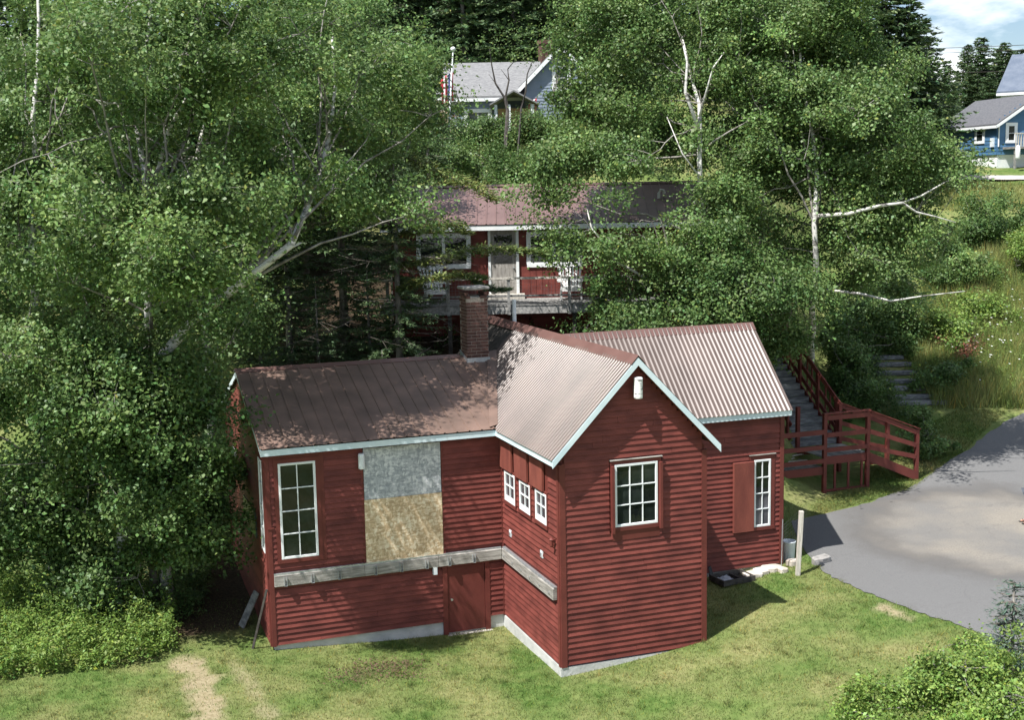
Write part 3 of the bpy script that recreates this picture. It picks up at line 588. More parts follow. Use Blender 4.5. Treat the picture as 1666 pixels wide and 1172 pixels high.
# ---- brick chimney on the left ridge
cx0, cx1, cy0, cy1, cz0, cz1 = .14, .74, YL-.42, YL+.18, 5.6, 7.72
chim = MB().box(cx0+.012, cx1-.012, cy0+.012, cy1-.012, cz0, cz1-.2).build('chimney', MORTAR, house)
def brick_mesh():
    bm = bmesh.new(); bmesh.ops.create_cube(bm, size=1); bmesh.ops.bevel(bm, geom=bm.edges[:], offset=.03, segments=1, affect='EDGES')
    me = bpy.data.meshes.new('brick'); bm.to_mesh(me); bm.free(); me.materials.append(BRICK); return me
BM_ = brick_mesh(); z = cz0+.03; k = 0
def brick(c, sx, sy, sz):
    o = link('brick', BM_, chim); o.location = c; o.scale = (sx, sy, sz); o.rotation_euler = (0, 0, random.uniform(-.01, .01))
while z < cz1-.05:
    top = z > cz1-.30
    lens = [.26, .26, .06] if k % 2 else [.12, .26, .20]
    for face in range(4):
        u = 0
        for i, ln in enumerate(lens):
            ln2 = min(ln, .6-u)-.012; uc = u+ln2/2+.006
            if not (top and face in (0, 2) and .12 < uc < .48):
                j = random.uniform(-.003, .003)
                c = [(cx0+uc, cy0+.05+j, z), (cx1-.05+j, cy0+uc, z), (cx1-uc, cy1-.05+j, z), (cx0+.05+j, cy1-uc, z)][face]
                if not (face in (1, 3) and (uc < .1 or uc > .5)): brick(c, *((ln2, .1, .073) if face in (0, 2) else (.1, ln2, .073)))
            u += ln
    z += .086; k += 1
capm = MB().box(cx0-.045, cx1+.045, cy0-.045, cy1+.045, cz1-.01, cz1+.07).build('chimney_cap', ROCK, chim, bevel=.02)
MB().box(cx0+.1, cx1-.1, cy0+.1, cy1-.1, cz1-.25, cz1-.19).build('flue', GALV, chim)
fl = MB(); zf = lambda y: ZL - sl*abs(y-YL)
fl.hexa([(cx0-.02, cy0-.016, zf(cy0)-.05), (cx1+.02, cy0-.016, zf(cy0)-.05), (cx1+.02, cy0, zf(cy0)-.05), (cx0-.02, cy0, zf(cy0)-.05), (cx0-.02, cy0-.016, zf(cy0)+.11), (cx1+.02, cy0-.016, zf(cy0)+.11), (cx1+.02, cy0, zf(cy0)+.11), (cx0-.02, cy0, zf(cy0)+.11)])
fl.hexa([(cx0-.016, cy0, zf(cy0)-.05), (cx0, cy0, zf(cy0)-.05), (cx0, cy1, ZL-.1), (cx0-.016, cy1, ZL-.1), (cx0-.016, cy0, zf(cy0)+.11), (cx0, cy0, zf(cy0)+.11), (cx0, cy1, ZL+.12), (cx0-.016, cy1, ZL+.12)])
fl.build('chimney_flashing', GALV, chim)
MB().tube([(1.93, 4.28, 6.0), (1.93, 4.28, 7.28)], .055, 14).build('vent_pipe', WHITE, house)
print('siding boards', NB)
# ================================================================ RED COTTAGE UP THE BANK, with its deck
SC = 39.8; O = atd(640, 489, SC); ZD = O.z; wC = Fr((O.x, O.y, 0), AX, -DP)
def cu(x, s=SC): return (atd(x, 489, s)-Vector((O.x, O.y, 0))).dot(AX)
def cz(x, y, s=SC): return atd(x, y, s).z
cottage = thing('red_cottage', (O.x, O.y, ZD-.3), 'red cottage with plum metal roof on the bank behind the clapboard house', 'cottage')
CW = cu(1168); ZCE = cz(800, 366, SC-.4); ZCR = cz(830, 303, SC+2.6); CDEP = 5.2
cw = MB().prism([wC.p(0, ZD-1.2, -.02), wC.p(0, ZD-1.2, -CDEP), wC.p(0, ZCE, -CDEP), wC.p(0, ZCR-.15, -CDEP/2), wC.p(0, ZCE, -.02)], wC.U*CW).build('wall', RED, cottage)
dl, drr = cu(800), cu(841); w1 = (cu(680), cu(768)); w2 = (cu(858), cu(948)); zt, zb = cz(740, 379), cz(740, 437)
u = 0
while u < CW:                                            # vertical boards with open grooves
    b = min(u+.2, CW); iv = [(ZD-.25, ZCE)]
    for (h0, h1, g0, g1) in ((dl-.05, drr+.05, ZD-.3, cz(820, 372)), (w1[0]-.02, w1[1]+.02, zb-.02, zt+.02), (w2[0]-.02, w2[1]+.02, zb-.02, zt+.02)):
        if b > h0 and u < h1: iv = [(p, q) for (p, q) in ((ZD-.25, g0), (g1, ZCE)) if q-p > .05]
    for (p, q) in iv: MB().wb(wC, u+.006, b-.006, p, q, -.02, .012).build('wall_board', RED, cw)
    u += .2
rC = MB().prism([wC.p(-.3, ZCE, .45), wC.p(-.3, ZCR, -CDEP/2), wC.p(-.3, ZCE, -CDEP-.45), wC.p(-.3, ZCE-.06, -CDEP-.45), wC.p(-.3, ZCR-.06, -CDEP/2), wC.p(-.3, ZCE-.06, .45)], wC.U*(CW+.6)).build('roof', DARKW, cottage)
E0 = wC.p(-.34, ZCE+.02, .5); bb = wC.p(-.34, ZCR+.02, -CDEP/2)-E0; roof(rC, E0, wC.U, bb, CW+.68, 'rib', CROOF, .92)
E0 = wC.p(-.34, ZCE+.02, -CDEP-.5); roof(rC, E0, wC.U, wC.p(-.34, ZCR+.02, -CDEP/2)-E0, CW+.68, 'rib', CROOF, .92)
s1 = -bb.normalized()*.15; cap(wC.p(-.36, ZCR+.03, -CDEP/2), wC.p(CW+.36, ZCR+.03, -CDEP/2), s1, Vector((-s1.x, -s1.y, s1.z)), rC)
MB().wb(wC, -.3, CW+.3, ZCE-.16, ZCE-.005, .451, .475).build('fascia_board', WHITE, cottage)
MB().wb(wC, -.01, .10, ZD-.25, ZCE-.1, -.02, .03).build('corner_board', REDF, cottage)
for sg in (0, 1):
    q = [wC.p(-.3, ZCE-.12, .45 if sg == 0 else -CDEP-.45), wC.p(-.3, ZCR-.12, -CDEP/2)]
    MB().beam(q[0], q[1], .03, .13).build('barge_board', WHITE, cottage)
def pairwin(w, a, b, z0, z1, parts, tm=WHITE):
    o = window(w, (a, b, z0, z1), 1, 1, trim=0, parent=cottage, fr=.05)
    for i in range(1, parts):
        u = a+(b-a)*i/parts; MB().wb(w, u-.05, u+.05, z0+.04, z1-.04, -.01, .052).build('mullion', tm, o)
    MB().wb(w, a-.08, b+.08, z0-.1, z0, -.01, .06).build('sill', tm, o); MB().wb(w, a-.08, b+.08, z1, z1+.09, -.01, .05).build('head_casing', tm, o)
    MB().wb(w, a-.09, a, z0, z1, -.01, .048).build('side_casing', tm, o); MB().wb(w, b, b+.09, z0, z1, -.01, .048).build('side_casing', tm, o); return o
pairwin(wC, w1[0]+.09, w1[1]-.09, zb+.1, zt-.09, 2); pairwin(wC, w2[0]+.09, w2[1]-.09, zb+.1, zt-.09, 2)
wCE = Fr(wC.p(0, 0, 0), wC.N, -wC.U); o = window(wCE, (-3.4, -2.5, zb+.1, zt-.09), 1, 2, trim=0, parent=cottage)
GDOOR = mat('grey_weathered_door', (.22, .20, .18), (.36, .34, .31), rough=.8, scale=6, stretch=(3, 3, .5))
dz1 = cz(820, 374); dfr = MB(); dfr.wb(wC, dl-.08, dl, ZD, dz1, -.01, .05); dfr.wb(wC, drr, drr+.09, ZD, dz1, -.01, .05); dfr.wb(wC, dl-.08, drr+.09, dz1, dz1+.09, -.01, .05); dfo = dfr.build('door_frame', WHITE, cottage)
dor = MB().wb(wC, dl, drr, ZD, dz1, -.01, .02).build('door', GDOOR, cottage)
MB().wb(wC, dl+.12, drr-.12, ZD+1.12, dz1-.14, .021, .028).build('pane', GLASS, dor)
for (a, b) in ((.1, .35), (.48, .73)):
    for (c, d) in ((.12, .5), (.6, 1.0)): MB().wb(wC, dl+a*(drr-dl)/.83, dl+b*(drr-dl)/.83, ZD+c, ZD+d, .021, .03).build('door_panel', GDOOR, dor)
MB().tube([wC.p(drr-.08, ZD+.98, .02), wC.p(drr-.08, ZD+.98, .08)], .025, 8).build('door_knob', GALV, dor)
MB().wb(wC, dl-.1, drr+.25, ZD+.004, ZD+.15, .03, .42).build('doorstep', POSTW, cottage)
vp = atd(1072, 335, SC+.9); MB().tube([vp-Vector((0, 0, .4)), vp+Vector((0, 0, .42)), vp+Vector((.06, 0, .52)), vp+Vector((.16, 0, .5)), vp+Vector((.2, 0, .4))], .05, 8).build('roof_vent', WHITE, rC)
# deck
dk = thing('cottage_deck', wC.p(2, ZD-.3, 1), 'grey wooden deck with wire rail in front of the red cottage', 'deck')
DPT = 2.3; v = .05
while v < DPT:
    MB().wb(wC, -.2, CW-.5, ZD-.04, ZD-.002, v, v+.135).build('deck_board', GREYW, dk); v += .142
rim = MB().wb(wC, -.2, CW-.5, ZD-.28, ZD-.045, DPT-.05, DPT).build('rim_board', GREYW, dk)
for q in np.arange(0, CW-.4, 1.9):
    P = wC.p(q, 0, DPT-.2); zg = Hs(P.x, P.y); MB().wb(wC, q-.06, q+.06, zg-.3, ZD-.046, DPT-.26, DPT-.14).build('support_post', DARKW, dk)
zr1, zr2 = cz(850, 452, SC-2.25), cz(850, 481, SC-2.25)
for q in np.arange(.05, CW-.5, 1.83): MB().wb(wC, q-.045, q+.045, ZD-.3, zr1-.03, DPT+.001, DPT+.09).build('rail_post', GREYW, dk)
MB().wb(wC, -.2, CW-.5, zr1-.03, zr1+.03, DPT-.03, DPT+.12).build('top_rail', POSTW, dk)
MB().wb(wC, -.2, CW-.5, zr2-.03, zr2+.03, DPT-.01, DPT+.03).build('mid_rail', GREYW, dk)
WIRE = mat('thin_wire', (.20, .20, .20), rough=.5, metal=.6)
wm = MB()
for zz in np.arange(ZD+.05, zr1-.05, .1): wm.wb(wC, -.2, CW-.5, zz, zz+.004, DPT+.032, DPT+.036)
for q in np.arange(-.2, CW-.5, .1): wm.wb(wC, q, q+.004, ZD, zr1-.04, DPT+.037, DPT+.041)
wm.build('wire_mesh', WIRE, dk)
# adirondack chairs
CHW = mat('white_chair_paint', (.78, .78, .76), (.84, .84, .82), rough=.5)
def chair(P, ang, label):
    c = thing('adirondack_chair', P, label, 'chair', 'white slatted chairs on the deck'); c.rotation_euler = (0, 0, ang)
    R = Matrix.Rotation(ang, 4, 'Z'); M = Matrix.Translation(P) @ R
    def add(nm, mb): 
        o = bpy.data.objects.new(nm, mb.mesh(nm, CHW)); COL.objects.link(o); o.parent = c; return o
    for i in range(7):                                   # fanned back slats
        x = (i-3)*.085; hgt = 1.02-.035*abs(i-3)**1.4; x2 = x*1.35
        add('back_slat', MB().beam((x, .25, .30), (x2, .25+.42*hgt, .30+.82*hgt), .072, .02, up=(0, -1, .5)))
    for i in range(6): add('seat_slat', MB().box(-.29, .29, -.32+i*.1, -.235+i*.1, .40-i*.022, .42-i*.022))
    for sx in (-1, 1):
        add('armrest', MB().prism([(sx*.28, -.42, .58), (sx*.44, -.42, .58), (sx*.42, .30, .58), (sx*.32, .36, .58)], (0, 0, .025)))
        add('front_leg', MB().box(sx*.31-.02, sx*.31+.02, -.36, -.25, 0, .578)); add('rear_leg', MB().beam((sx*.33, -.30, .36), (sx*.31, .52, .04), .03, .11))
    add('back_brace', MB().box(-.4, .4, .42, .45, .55, .63)); add('front_apron', MB().box(-.28, .28, -.36, -.335, .28, .40)); return c
angc = math.atan2(AX.y, AX.x)
chair(Vector((*wC.p(cu(929, SC-.9), 0, .9).xy, ZD)), angc, 'white slatted chair by the right window of the red cottage')
chair(Vector((*wC.p(cu(708, SC-1.1), 0, 1.1).xy, ZD)), angc+.25, 'white slatted chair left of the grey cottage door, half hidden by spruce')

# ================================================================ RED DECK STAIRS right of the house
A = gpt(1341, 803); Bp = gpt(1411, 793); Cp = gpt(1492, 777)
Y0 = (A.y+Bp.y)/2; XA, XM = aty(1341, 760, Y0).x, aty(1411, 745, Y0).x; XE = aty(1491, 740, Y0).x
ZP = aty(1376, 740, Y0).z; ZLo = aty(1310, 763, Y0).z; PD = 1.5
st = thing('red_stairs', (XM, Y0, Hs(XM, Y0)), 'dark red wooden stairs and landing climbing the bank to the cottage', 'stairs')
def post(x, y, zt_, w=.12): return MB().box(x-w/2, x+w/2, y-w/2, y+w/2, Hs(x, y)-.3, zt_).build('post', REDF, st, bevel=.006)
ztA, ztE = aty(1340, 675, Y0).z, aty(1491, 699, Y0).z
XL = W+BB+.05
for yy in (Y0, Y0+PD): post(XA, yy, ztA); post(XM, yy, ztA)
GE = Hs(XE, Y0)
for yy in (Y0, Y0+PD): post(XE, yy, ztE)
# upper landing and lower platform floors
def floor(x0, x1, y0, y1, z):
    y = y0
    while y < y1-.02: MB().box(x0, x1, y+.004, min(y+.138, y1)-.004, z-.035, z).build('deck_board', GREYW, st); y += .14
floor(XA-.05, XM+.05, Y0+.065, Y0+PD, ZP); floor(XL, XA-.065, Y0+.03, Y0+PD+.9, ZLo)
for (x0, x1, z) in ((XA+.061, XM-.061, ZP), (XL, XA-.061, ZLo)): MB().box(x0, x1, Y0-.02, Y0+.025, z-.25, z-.002).build('rim_board', REDF, st)
for (x0, x1, z) in ((XA+.061, XM-.061, ZP),):
    MB().box(x0, x1, Y0+PD-.02, Y0+PD+.02, z-.25, z-.04).build('rim_board', REDF, st)
hR = ztA-ZP
def rail3(x0, x1, z, zt_, y):
    for zz, hh in ((zt_-.09, .15), (z+(zt_-z)*.52, .14), (z+(zt_-z)*.16, .14)): MB().box(x0, x1, y-.022, y+.022, zz-hh/2, zz+hh/2).build('rail', REDF, st)
rail3(XA+.061, XM-.061, ZP, ztA-.02, Y0-.045); MB().box(XA-.07, XM+.07, Y0-.085, Y0+.05, ztA+.001, ztA+.04).build('cap_rail', REDF, st)
rail3(XL, XA-.061, ZLo, ztA-.45, Y0-.045)
for i in range(3): x = XA+(XM-XA)*(i+.8)/3.2; MB().box(x-.035, x+.035, Y0-.01, Y0+.03, Hs(x, Y0)-.1, ZP-.251).build('baluster', REDF, st)
MB().box(XA+.061, XM-.061, Y0-.02, Y0+.03, Hs(XA, Y0)+.02, Hs(XA, Y0)+.09).build('bottom_rail', REDF, st)
# short flight down to the drive
n = 4
for i in range(n):
    f = (i+.55)/n; x = XM+.06+(XE-XM)*f; z = ZP+(GE+.05-ZP)*(i+1)/(n+.6)
    for k in range(2): MB().box(x-.17+k*.17, x-.005+k*.17, Y0+.065, Y0+PD-.065, z-.04, z).build('tread', GREYW, st)
for yy in (Y0-.045, Y0+PD+.045):
    P = [Vector((XM+.061, yy-.02, ZP-.30)), Vector((XE-.061, yy-.02, GE+.0)), Vector((XE-.061, yy+.02, GE+.0)), Vector((XM+.061, yy+.02, ZP-.30))]
    MB().hexa(P+[p+Vector((0, 0, .30)) for p in P]).build('stringer', REDF, st)
    dtop = (ztE-.08)-(ztA-.09)
    for f0, hh in ((0, .14), (-.45, .14), (-.86, .14)):
        a = Vector((XM+.061, yy, ztA-.09+f0*hR*.95)); b = Vector((XE-.061, yy, ztE-.08+f0*(ztE-GE-.15)*.62))
        MB().beam(a, b, .044, hh).build('rail', REDF, st)
    MB().beam((XM, yy, ztA+.02), (XE+.07, yy, ztE+.02), .13, .035).build('cap_rail', REDF, st)
# long flight up to the cottage deck
STEPW = mat('blue_grey_shade_step_timber', (.10, .105, .115), (.24, .245, .25), rough=.9, scale=6, bump=.5, bscale=14, objr=.18, stretch=(.6, 3, 3))  # tree shade on the long flight is put into this dark timber colour
X1, X0 = XM-.02, XA-.28; YS = Y0+PD+.05; run, rise = .27, .185
zend = ZD-.35; ns = int((zend-ZP)/rise)
for i in range(ns):
    for k in range(2): MB().box(X0+.05, X1-.05, YS+i*run+k*.14, YS+i*run+.13+k*.14, ZP+(i+1)*rise-.04, ZP+(i+1)*rise).build('tread', STEPW, st)
    MB().box(X0+.05, X1-.05, YS+i*run+.0, YS+i*run+.02, ZP+i*rise+.005, ZP+(i+1)*rise-.045).build('riser', STEPW, st)
ye = YS+ns*run; ze = ZP+ns*rise
for xx in (X0, X1):
    MB().beam((xx, YS-.05, ZP-.05), (xx, ye, ze-.05), .045, .28).build('stringer', REDF, st)
    for f0, hh in ((hR, .15), (hR*.60, .14), (hR*.28, .14)): MB().beam((xx+.03, YS-.05, ZP+f0-.05), (xx+.03, ye, ze+f0-.05), .044, hh).build('rail', REDF, st)
    k = 0
    for i in range(0, ns, 4): MB().box(xx-.06, xx+.005, YS+i*run, YS+i*run+.1, Hs(xx, YS+i*run)-.3, ZP+i*rise+hR+.02).build('post', REDF, st)
    if xx == X1:
        for i in range(1, ns): 
            if i % 4: MB().box(xx+.055, xx+.08, YS+i*run, YS+i*run+.06, ZP+i*rise+.0, ZP+i*rise+hR-.1).build('baluster', REDF, st)
# planks lying on the landing
for i in range(6):
    a = random.uniform(-.5, .5); p = Vector((XA-.6+random.uniform(-.3, .3), Y0+.5+i*.13, ZLo+.02+.026*i))
    tag(MB().beam(p-Vector((.45*math.cos(a), .45*math.sin(a), 0)), p+Vector((.45*math.cos(a), .45*math.sin(a), .0)), .09, .022).build('loose_board', POSTW), 'loose weathered board in the pile on the lower landing', 'board', 'loose boards piled on the lower landing')

# ---- timber steps of the garden path
path = thing('path_steps', gpt(1480, 670), 'flight of weathered timber steps climbing the grassy bank', 'steps')
SP = [(1441, 586, 28), (1450, 597, 32), (1462, 611, 38), (1470, 624, 42), (1476, 636, 44), (1490, 649, 46), (1496, 660, 44)]
for i, (x, y, hw) in enumerate(SP):
    p = gpt(x, y); k = hw/F*(p-CAM).dot(fw); z = p.z+.05
    a = Vector((p.x, p.y, z))-AX*k; b = Vector((p.x, p.y, z))+AX*k
    MB().beam(a, b, .30, .16).build('step', STEPW, path, bevel=.025)

# ---- small things by the right wing
def at_ground(x, y): return gpt(x, y)
pb = gpt(1297, 937); ph = (937-830)/F*(pb-CAM).dot(fw)
tag(MB().beam(pb-Vector((0, 0, .3)), pb+AX*.10+Vector((0, .02, ph)), .11, .11, up=(.3, 1, 0)).build('fence_post', POSTW, bevel=.008), 'leaning bleached square post beside the drive', 'post')
bk = gpt(1283, 912); BKT = thing('bucket', bk, 'pale plastic bucket behind the bleached post', 'bucket')
MB().lathe(bk, [(.145, 0), (.15, .02), (.175, .46), (.185, .47), (.185, .50), (.172, .50), (.165, .47), (.14, .04), (.02, .03)], 24).build('bucket_body', PLAS, BKT, smooth=True)
MB().tube([bk+Vector((.18*math.cos(q), .18*math.sin(q)*.3-.12*math.sin(q), .47-.2*math.sin(q))) for q in np.linspace(0, math.pi, 9)], .005, 5).build('bail_handle', GALV, BKT)
wf = thing('wire_fence', gpt(1271, 925), 'short run of thin garden wire on a metal stake beside the bucket', 'fence')
fa = gpt(1271, 927); fb = gpt(1312, 884)
MB().tube([fa-Vector((0, 0, .2)), fa+Vector((0.03, 0, 1.32))], .014, 6).build('stake', GALV, wf)
fm = MB(); dv = (fb-fa); dv.z = 0
for i in range(13): fm.tube([fa+dv*(i/12)+Vector((0, 0, .05)), fa+dv*(i/12)+Vector((0, 0, 1.15))], .0022, 4)
for i in range(12): fm.tube([fa+Vector((0, 0, .08+i*.095)), fa+dv+Vector((0, 0, .08+i*.095))], .0022, 4)
fm.build('wire_mesh', WIRE, wf)
# dark wooden tray
tp = gpt(1192, 947); tr_ = thing('wooden_tray', tp, 'shallow dark wooden tray lying in the shade of the gable wall', 'tray')
tw = Fr((tp.x, tp.y, tp.z), (math.cos(.10), math.sin(.10), 0), (math.sin(.10), -math.cos(.10), 0))
for (a, b, c, d) in ((-.48, .48, .26, .30), (-.48, .48, -.34, -.30), (-.48, -.44, -.30, .26), (.44, .48, -.30, .26)): MB().wb(tw, a, b, .02, .16, c, d).build('side_board', DARKW, tr_)
for i in range(5): MB().wb(tw, -.44+i*.18, -.29+i*.18, .03, .05, -.3, .26).build('slat', DARKW, tr_)
MB().wb(tw, .10, .14, .051, .12, -.3, .26).build('divider', DARKW, tr_)
CLOTH = mat('grey_cloth', (.28, .30, .33), (.48, .50, .52), rough=.9, scale=9)
mb = MB(); nn = 9
for i in range(nn):
    for j in range(nn): mb.v.append(tuple(tw.p(-.42+.38*i/8+random.uniform(-.02, .02), .07+random.uniform(0, .06), -.2+.38*j/8+random.uniform(-.02, .02))))
mb.f = [(i*nn+j, i*nn+j+1, (i+1)*nn+j+1, (i+1)*nn+j) for i in range(nn-1) for j in range(nn-1)]
tag(mb.build('cloth', CLOTH, smooth=True), 'crumpled grey cloth lying in the dark wooden tray', 'cloth')
BLACKP = mat('black_plastic', (.02, .02, .022), rough=.5)
tag(MB().prism([tw.p(-.46, .10, -.32), tw.p(-.36, .12, -.33), tw.p(-.40, .36, -.40), tw.p(-.47, .34, -.41)], tw.N*.03).build('plastic_scoop', BLACKP), 'black plastic scoop standing at the left end of the dark tray', 'scoop')
# flagstones along the foundation
def stone(P, sx, sy, h, ang, label, m=STONE, nm='flagstone', group=None):
    n = 11; rr = [random.uniform(.82, 1.08) for _ in range(n)]
    a = [Vector((P.x, P.y, P.z)) + Matrix.Rotation(ang, 3, 'Z') @ Vector((sx*rr[i]*math.copysign(abs(math.cos(2*math.pi*i/n))**.6, math.cos(2*math.pi*i/n)), sy*rr[i]*math.copysign(abs(math.sin(2*math.pi*i/n))**.6, math.sin(2*math.pi*i/n)), 0)) for i in range(n)]
    mb = MB(); mb.v = [tuple(p-Vector((0, 0, .05))) for p in a]+[tuple(p+Vector((0, 0, h*random.uniform(.75, 1)))) for p in a]+[tuple(P+(p-P)*.85+Vector((0, 0, h*random.uniform(.95, 1.15)))) for p in a]
    mb.f = [(i, (i+1) % n, n+(i+1) % n, n+i) for i in range(n)]+[(n+i, n+(i+1) % n, 2*n+(i+1) % n, 2*n+i) for i in range(n)]+[tuple(range(2*n, 3*n))]
    return tag(mb.build(nm, m), label, nm, group)
for (x, y, sx, sy, lb) in ((1224, 939, .26, .20, 'pale flagstone next to the dark wooden tray'), (1238, 935, .22, .20, 'pale flagstone second from the dark wooden tray'), (1256, 929, .27, .21, 'broad pale flagstone under the right window'), (1274, 932, .12, .12, 'small pale stone at the end of the flagstone row')):
    stone(gpt(x, y), sx, sy, .10, .1, lb, group='flagstones along the wall')
stone(gpt(1289, 922), .16, .12, .14, .3, 'tan fieldstone at the foot of the bleached post', m=STONE, nm='fieldstone')
rk = gpt(1335, 917); stone(rk, .30, .17, .16, .2, 'grey rock at the corner of the drive', m=ROCK, nm='rock')
# things leaning on the shaded end wall
wsh = aty(412, 830, 0)
TARP = mat('dark_green_panel', (.03, .045, .042), (.07, .09, .085), rough=.4)
MB().wb(wE, 3.2, 5.3, 2.15, 2.75, .0, .05).build('awning_shutter', TARP, house)
tag(MB().beam(Vector((-LL-.42, .25, Hs(-LL-.42, .25))), Vector((-LL-.07, -.0, 1.35)), .035, .05).build('leaning_stick', DARKW), 'thin dark stick leaning on the left corner of the house', 'stick')
tag(MB().beam(Vector((-LL-.5, 1.6, Hs(-LL-.5, 1.6))), Vector((-LL-.08, 1.7, .78)), .3, .03).build('leaning_board', GREYW), 'grey board leaning against the shaded end wall', 'board')

# ================================================================ FAR HOUSES
def far_frame(x, s, rot=0.0):
    p = CAM+DP*s+AX*((x-833)/F*s); U = Matrix.Rotation(rot, 3, 'Z') @ AX; return p, U
SHING = mat('grey_shingles', (.16, .16, .165), (.24, .24, .24), rough=.9, scale=3, stretch=(2, 2, 9), bump=.3)
SLATE = mat('slate_grey_shingles', (.085, .088, .098), (.13, .13, .14), rough=.9, scale=3, stretch=(2, 2, 9))
BLUEG = mat('blue_grey_siding', (.17, .21, .27), (.22, .26, .32), rough=.7, scale=2)
BLUE = mat('bright_blue_siding', (.06, .15, .27), (.08, .18, .31), rough=.6, scale=2, objr=.08)
BMET = mat('blue_grey_roof_metal', (.10, .125, .17), (.14, .165, .21), rough=.45, scale=2)
CREAM = mat('cream_paint', (.62, .56, .42), (.70, .63, .48), rough=.7)
TANW = mat('tan_wood', (.42, .27, .15), (.52, .35, .20), rough=.8)
def gable_house(root, w, wd_, dep, z0, ze_, zr_, wm, rm, ridge='u', ov=.3, trim=WHITE):
    """w: frame at left front ground corner; ridge 'u' parallel to the front, 'n' running back"""
    if ridge == 'u':
        MB().prism([w.p(0, z0, 0), w.p(0, z0, -dep), w.p(0, ze_, -dep), w.p(0, zr_, -dep/2), w.p(0, ze_, 0)], w.U*wd_).build('wall', wm, root)
        k = (zr_-ze_)/(dep/2)
        for sg in (1, -1):
            e = w.p(-ov, ze_-k*ov, ov) if sg > 0 else w.p(-ov, ze_-k*ov, -dep-ov); r = w.p(-ov, zr_, -dep/2)
            MB().hexa([e, e+w.U*(wd_+2*ov), r+w.U*(wd_+2*ov), r]+[p+Vector((0, 0, .1)) for p in (e, e+w.U*(wd_+2*ov), r+w.U*(wd_+2*ov), r)]).build('roof', rm, root)
        MB().wb(w, -ov, wd_+ov, ze_-k*ov-.16, ze_-k*ov-.005, ov-.04, ov+.02).build('fascia_board', trim, root)
    else:
        MB().prism([w.p(0, z0, 0), w.p(wd_, z0, 0), w.p(wd_, ze_, 0), w.p(wd_/2, zr_, 0), w.p(0, ze_, 0)], -w.N*dep).build('wall', wm, root)
        k = (zr_-ze_)/(wd_/2)
        for sg in (1, -1):
            e = w.p(-ov if sg > 0 else wd_+ov, ze_-k*ov, ov); r = w.p(wd_/2, zr_, ov); b = -w.N*(dep+2*ov)
            MB().hexa([e, r, r+b, e+b]+[p+Vector((0, 0, .1)) for p in (e, r, r+b, e+b)]).build('roof', rm, root)
            MB().beam(e+Vector((0, 0, -.08)), r+Vector((0, 0, -.08)), .05, .17).build('barge_board', trim, root)
        MB().wb(Fr(w.p(0, 0, 0), -w.N, -w.U), -ov, dep+ov, ze_-k*ov-.15, ze_-k*ov-.004, ov-.03, ov+.02).build('fascia_board', trim, root)
def laps(root, w, u0, u1, z0, z1, m, step=.2):
    z = z0
    while z < z1-.03:
        b = MB(); b.hexa([w.p(u0, z, .035), w.p(u1, z, .035), w.p(u1, z, .0), w.p(u0, z, .0), w.p(u0, z+step, .012), w.p(u1, z+step, .012), w.p(u1, z+step, 0), w.p(u0, z+step, 0)]); b.build('siding_board', m, root); z += step
def fwin(root, w, a, b, z0, z1, cols=1, rows=2): return window(w, (a, b, z0, z1), cols, rows, trim=.12, hood=False, parent=root, tm=WHITE, d=.07, fr=.07)
# grey house
SG = 64.0; P0, _ = far_frame(740, SG); Pz = lambda x, y, s=SG: atd(x, y, s).z
gh = thing('grey_house', (P0.x, P0.y, Hs(P0.x, P0.y)), 'grey shingled house with red brick chimney up the hill', 'house')
wG = Fr((P0.x, P0.y, 0), AX, -DP); m_ = lambda x, s=SG: ((x-833)/F*s-(740-833)/F*SG)
zg = Pz(800, 199)-1.0
gable_house(gh, wG, m_(880), 4.2, zg, Pz(800, 155), Pz(800, 109, SG+2.1), BLUEG, SHING)
laps(gh, wG, 0, m_(880), zg, Pz(800, 157), BLUEG, .16)
fwin(gh, wG, m_(768), m_(805), Pz(785, 199)-.5, Pz(785, 183), 2, 1)
P2, _ = far_frame(862, SG-.6); wG2 = Fr((P2.x, P2.y, 0), AX, -DP)
gable_house(gh, wG2, 3.6, 6.5, zg, Pz(870, 140), Pz(910, 82), BLUEG, SHING, ridge='n')
laps(gh, wG2, 0, 3.6, zg, Pz(870, 140), BLUEG, .16); fwin(gh, wG2, 1.5, 2.2, Pz(900, 140)-.3, Pz(900, 115), 1, 2)
P3, _ = far_frame(812, SG-2.2); wG3 = Fr((P3.x, P3.y, 0), AX, -DP)
for (a, b) in ((0, 2.0),):
    zpe, zpr = Pz(840, 172, SG-2.2), Pz(845, 152, SG-2.2)
    for sg in (1, -1):
        e = wG3.p(-.2 if sg > 0 else 2.2, zpe-.05, .2); r = wG3.p(1.0, zpr, .2); bq = -wG3.N*2.3
        MB().hexa([e, r, r+bq, e+bq]+[p+Vector((0, 0, .08)) for p in (e, r, r+bq, e+bq)]).build('porch_roof', SHING, gh)
    for q in (.1, .75, 1.9): MB().wb(wG3, q-.07, q+.07, zg, zpe, -.14, 0).build('porch_post', WHITE, gh)
    MB().wb(wG3, .2, 1.8, zg, zpe-.1, -1.5, -1.45).build('porch_wall', TANW, gh)
ch2 = atd(886, 93, SG+1.0); hb = 8/F*SG
cm2 = MB().box(ch2.x-hb, ch2.x+hb, ch2.y-hb, ch2.y+hb, ch2.z-.6, Pz(886, 70, SG+1)).build('chimney', BRICK, gh)
MB().box(ch2.x-hb-.06, ch2.x+hb+.06, ch2.y-hb-.06, ch2.y+hb+.06, Pz(886, 72, SG+1), Pz(886, 66, SG+1)).build('chimney_crown', BRICK, cm2)
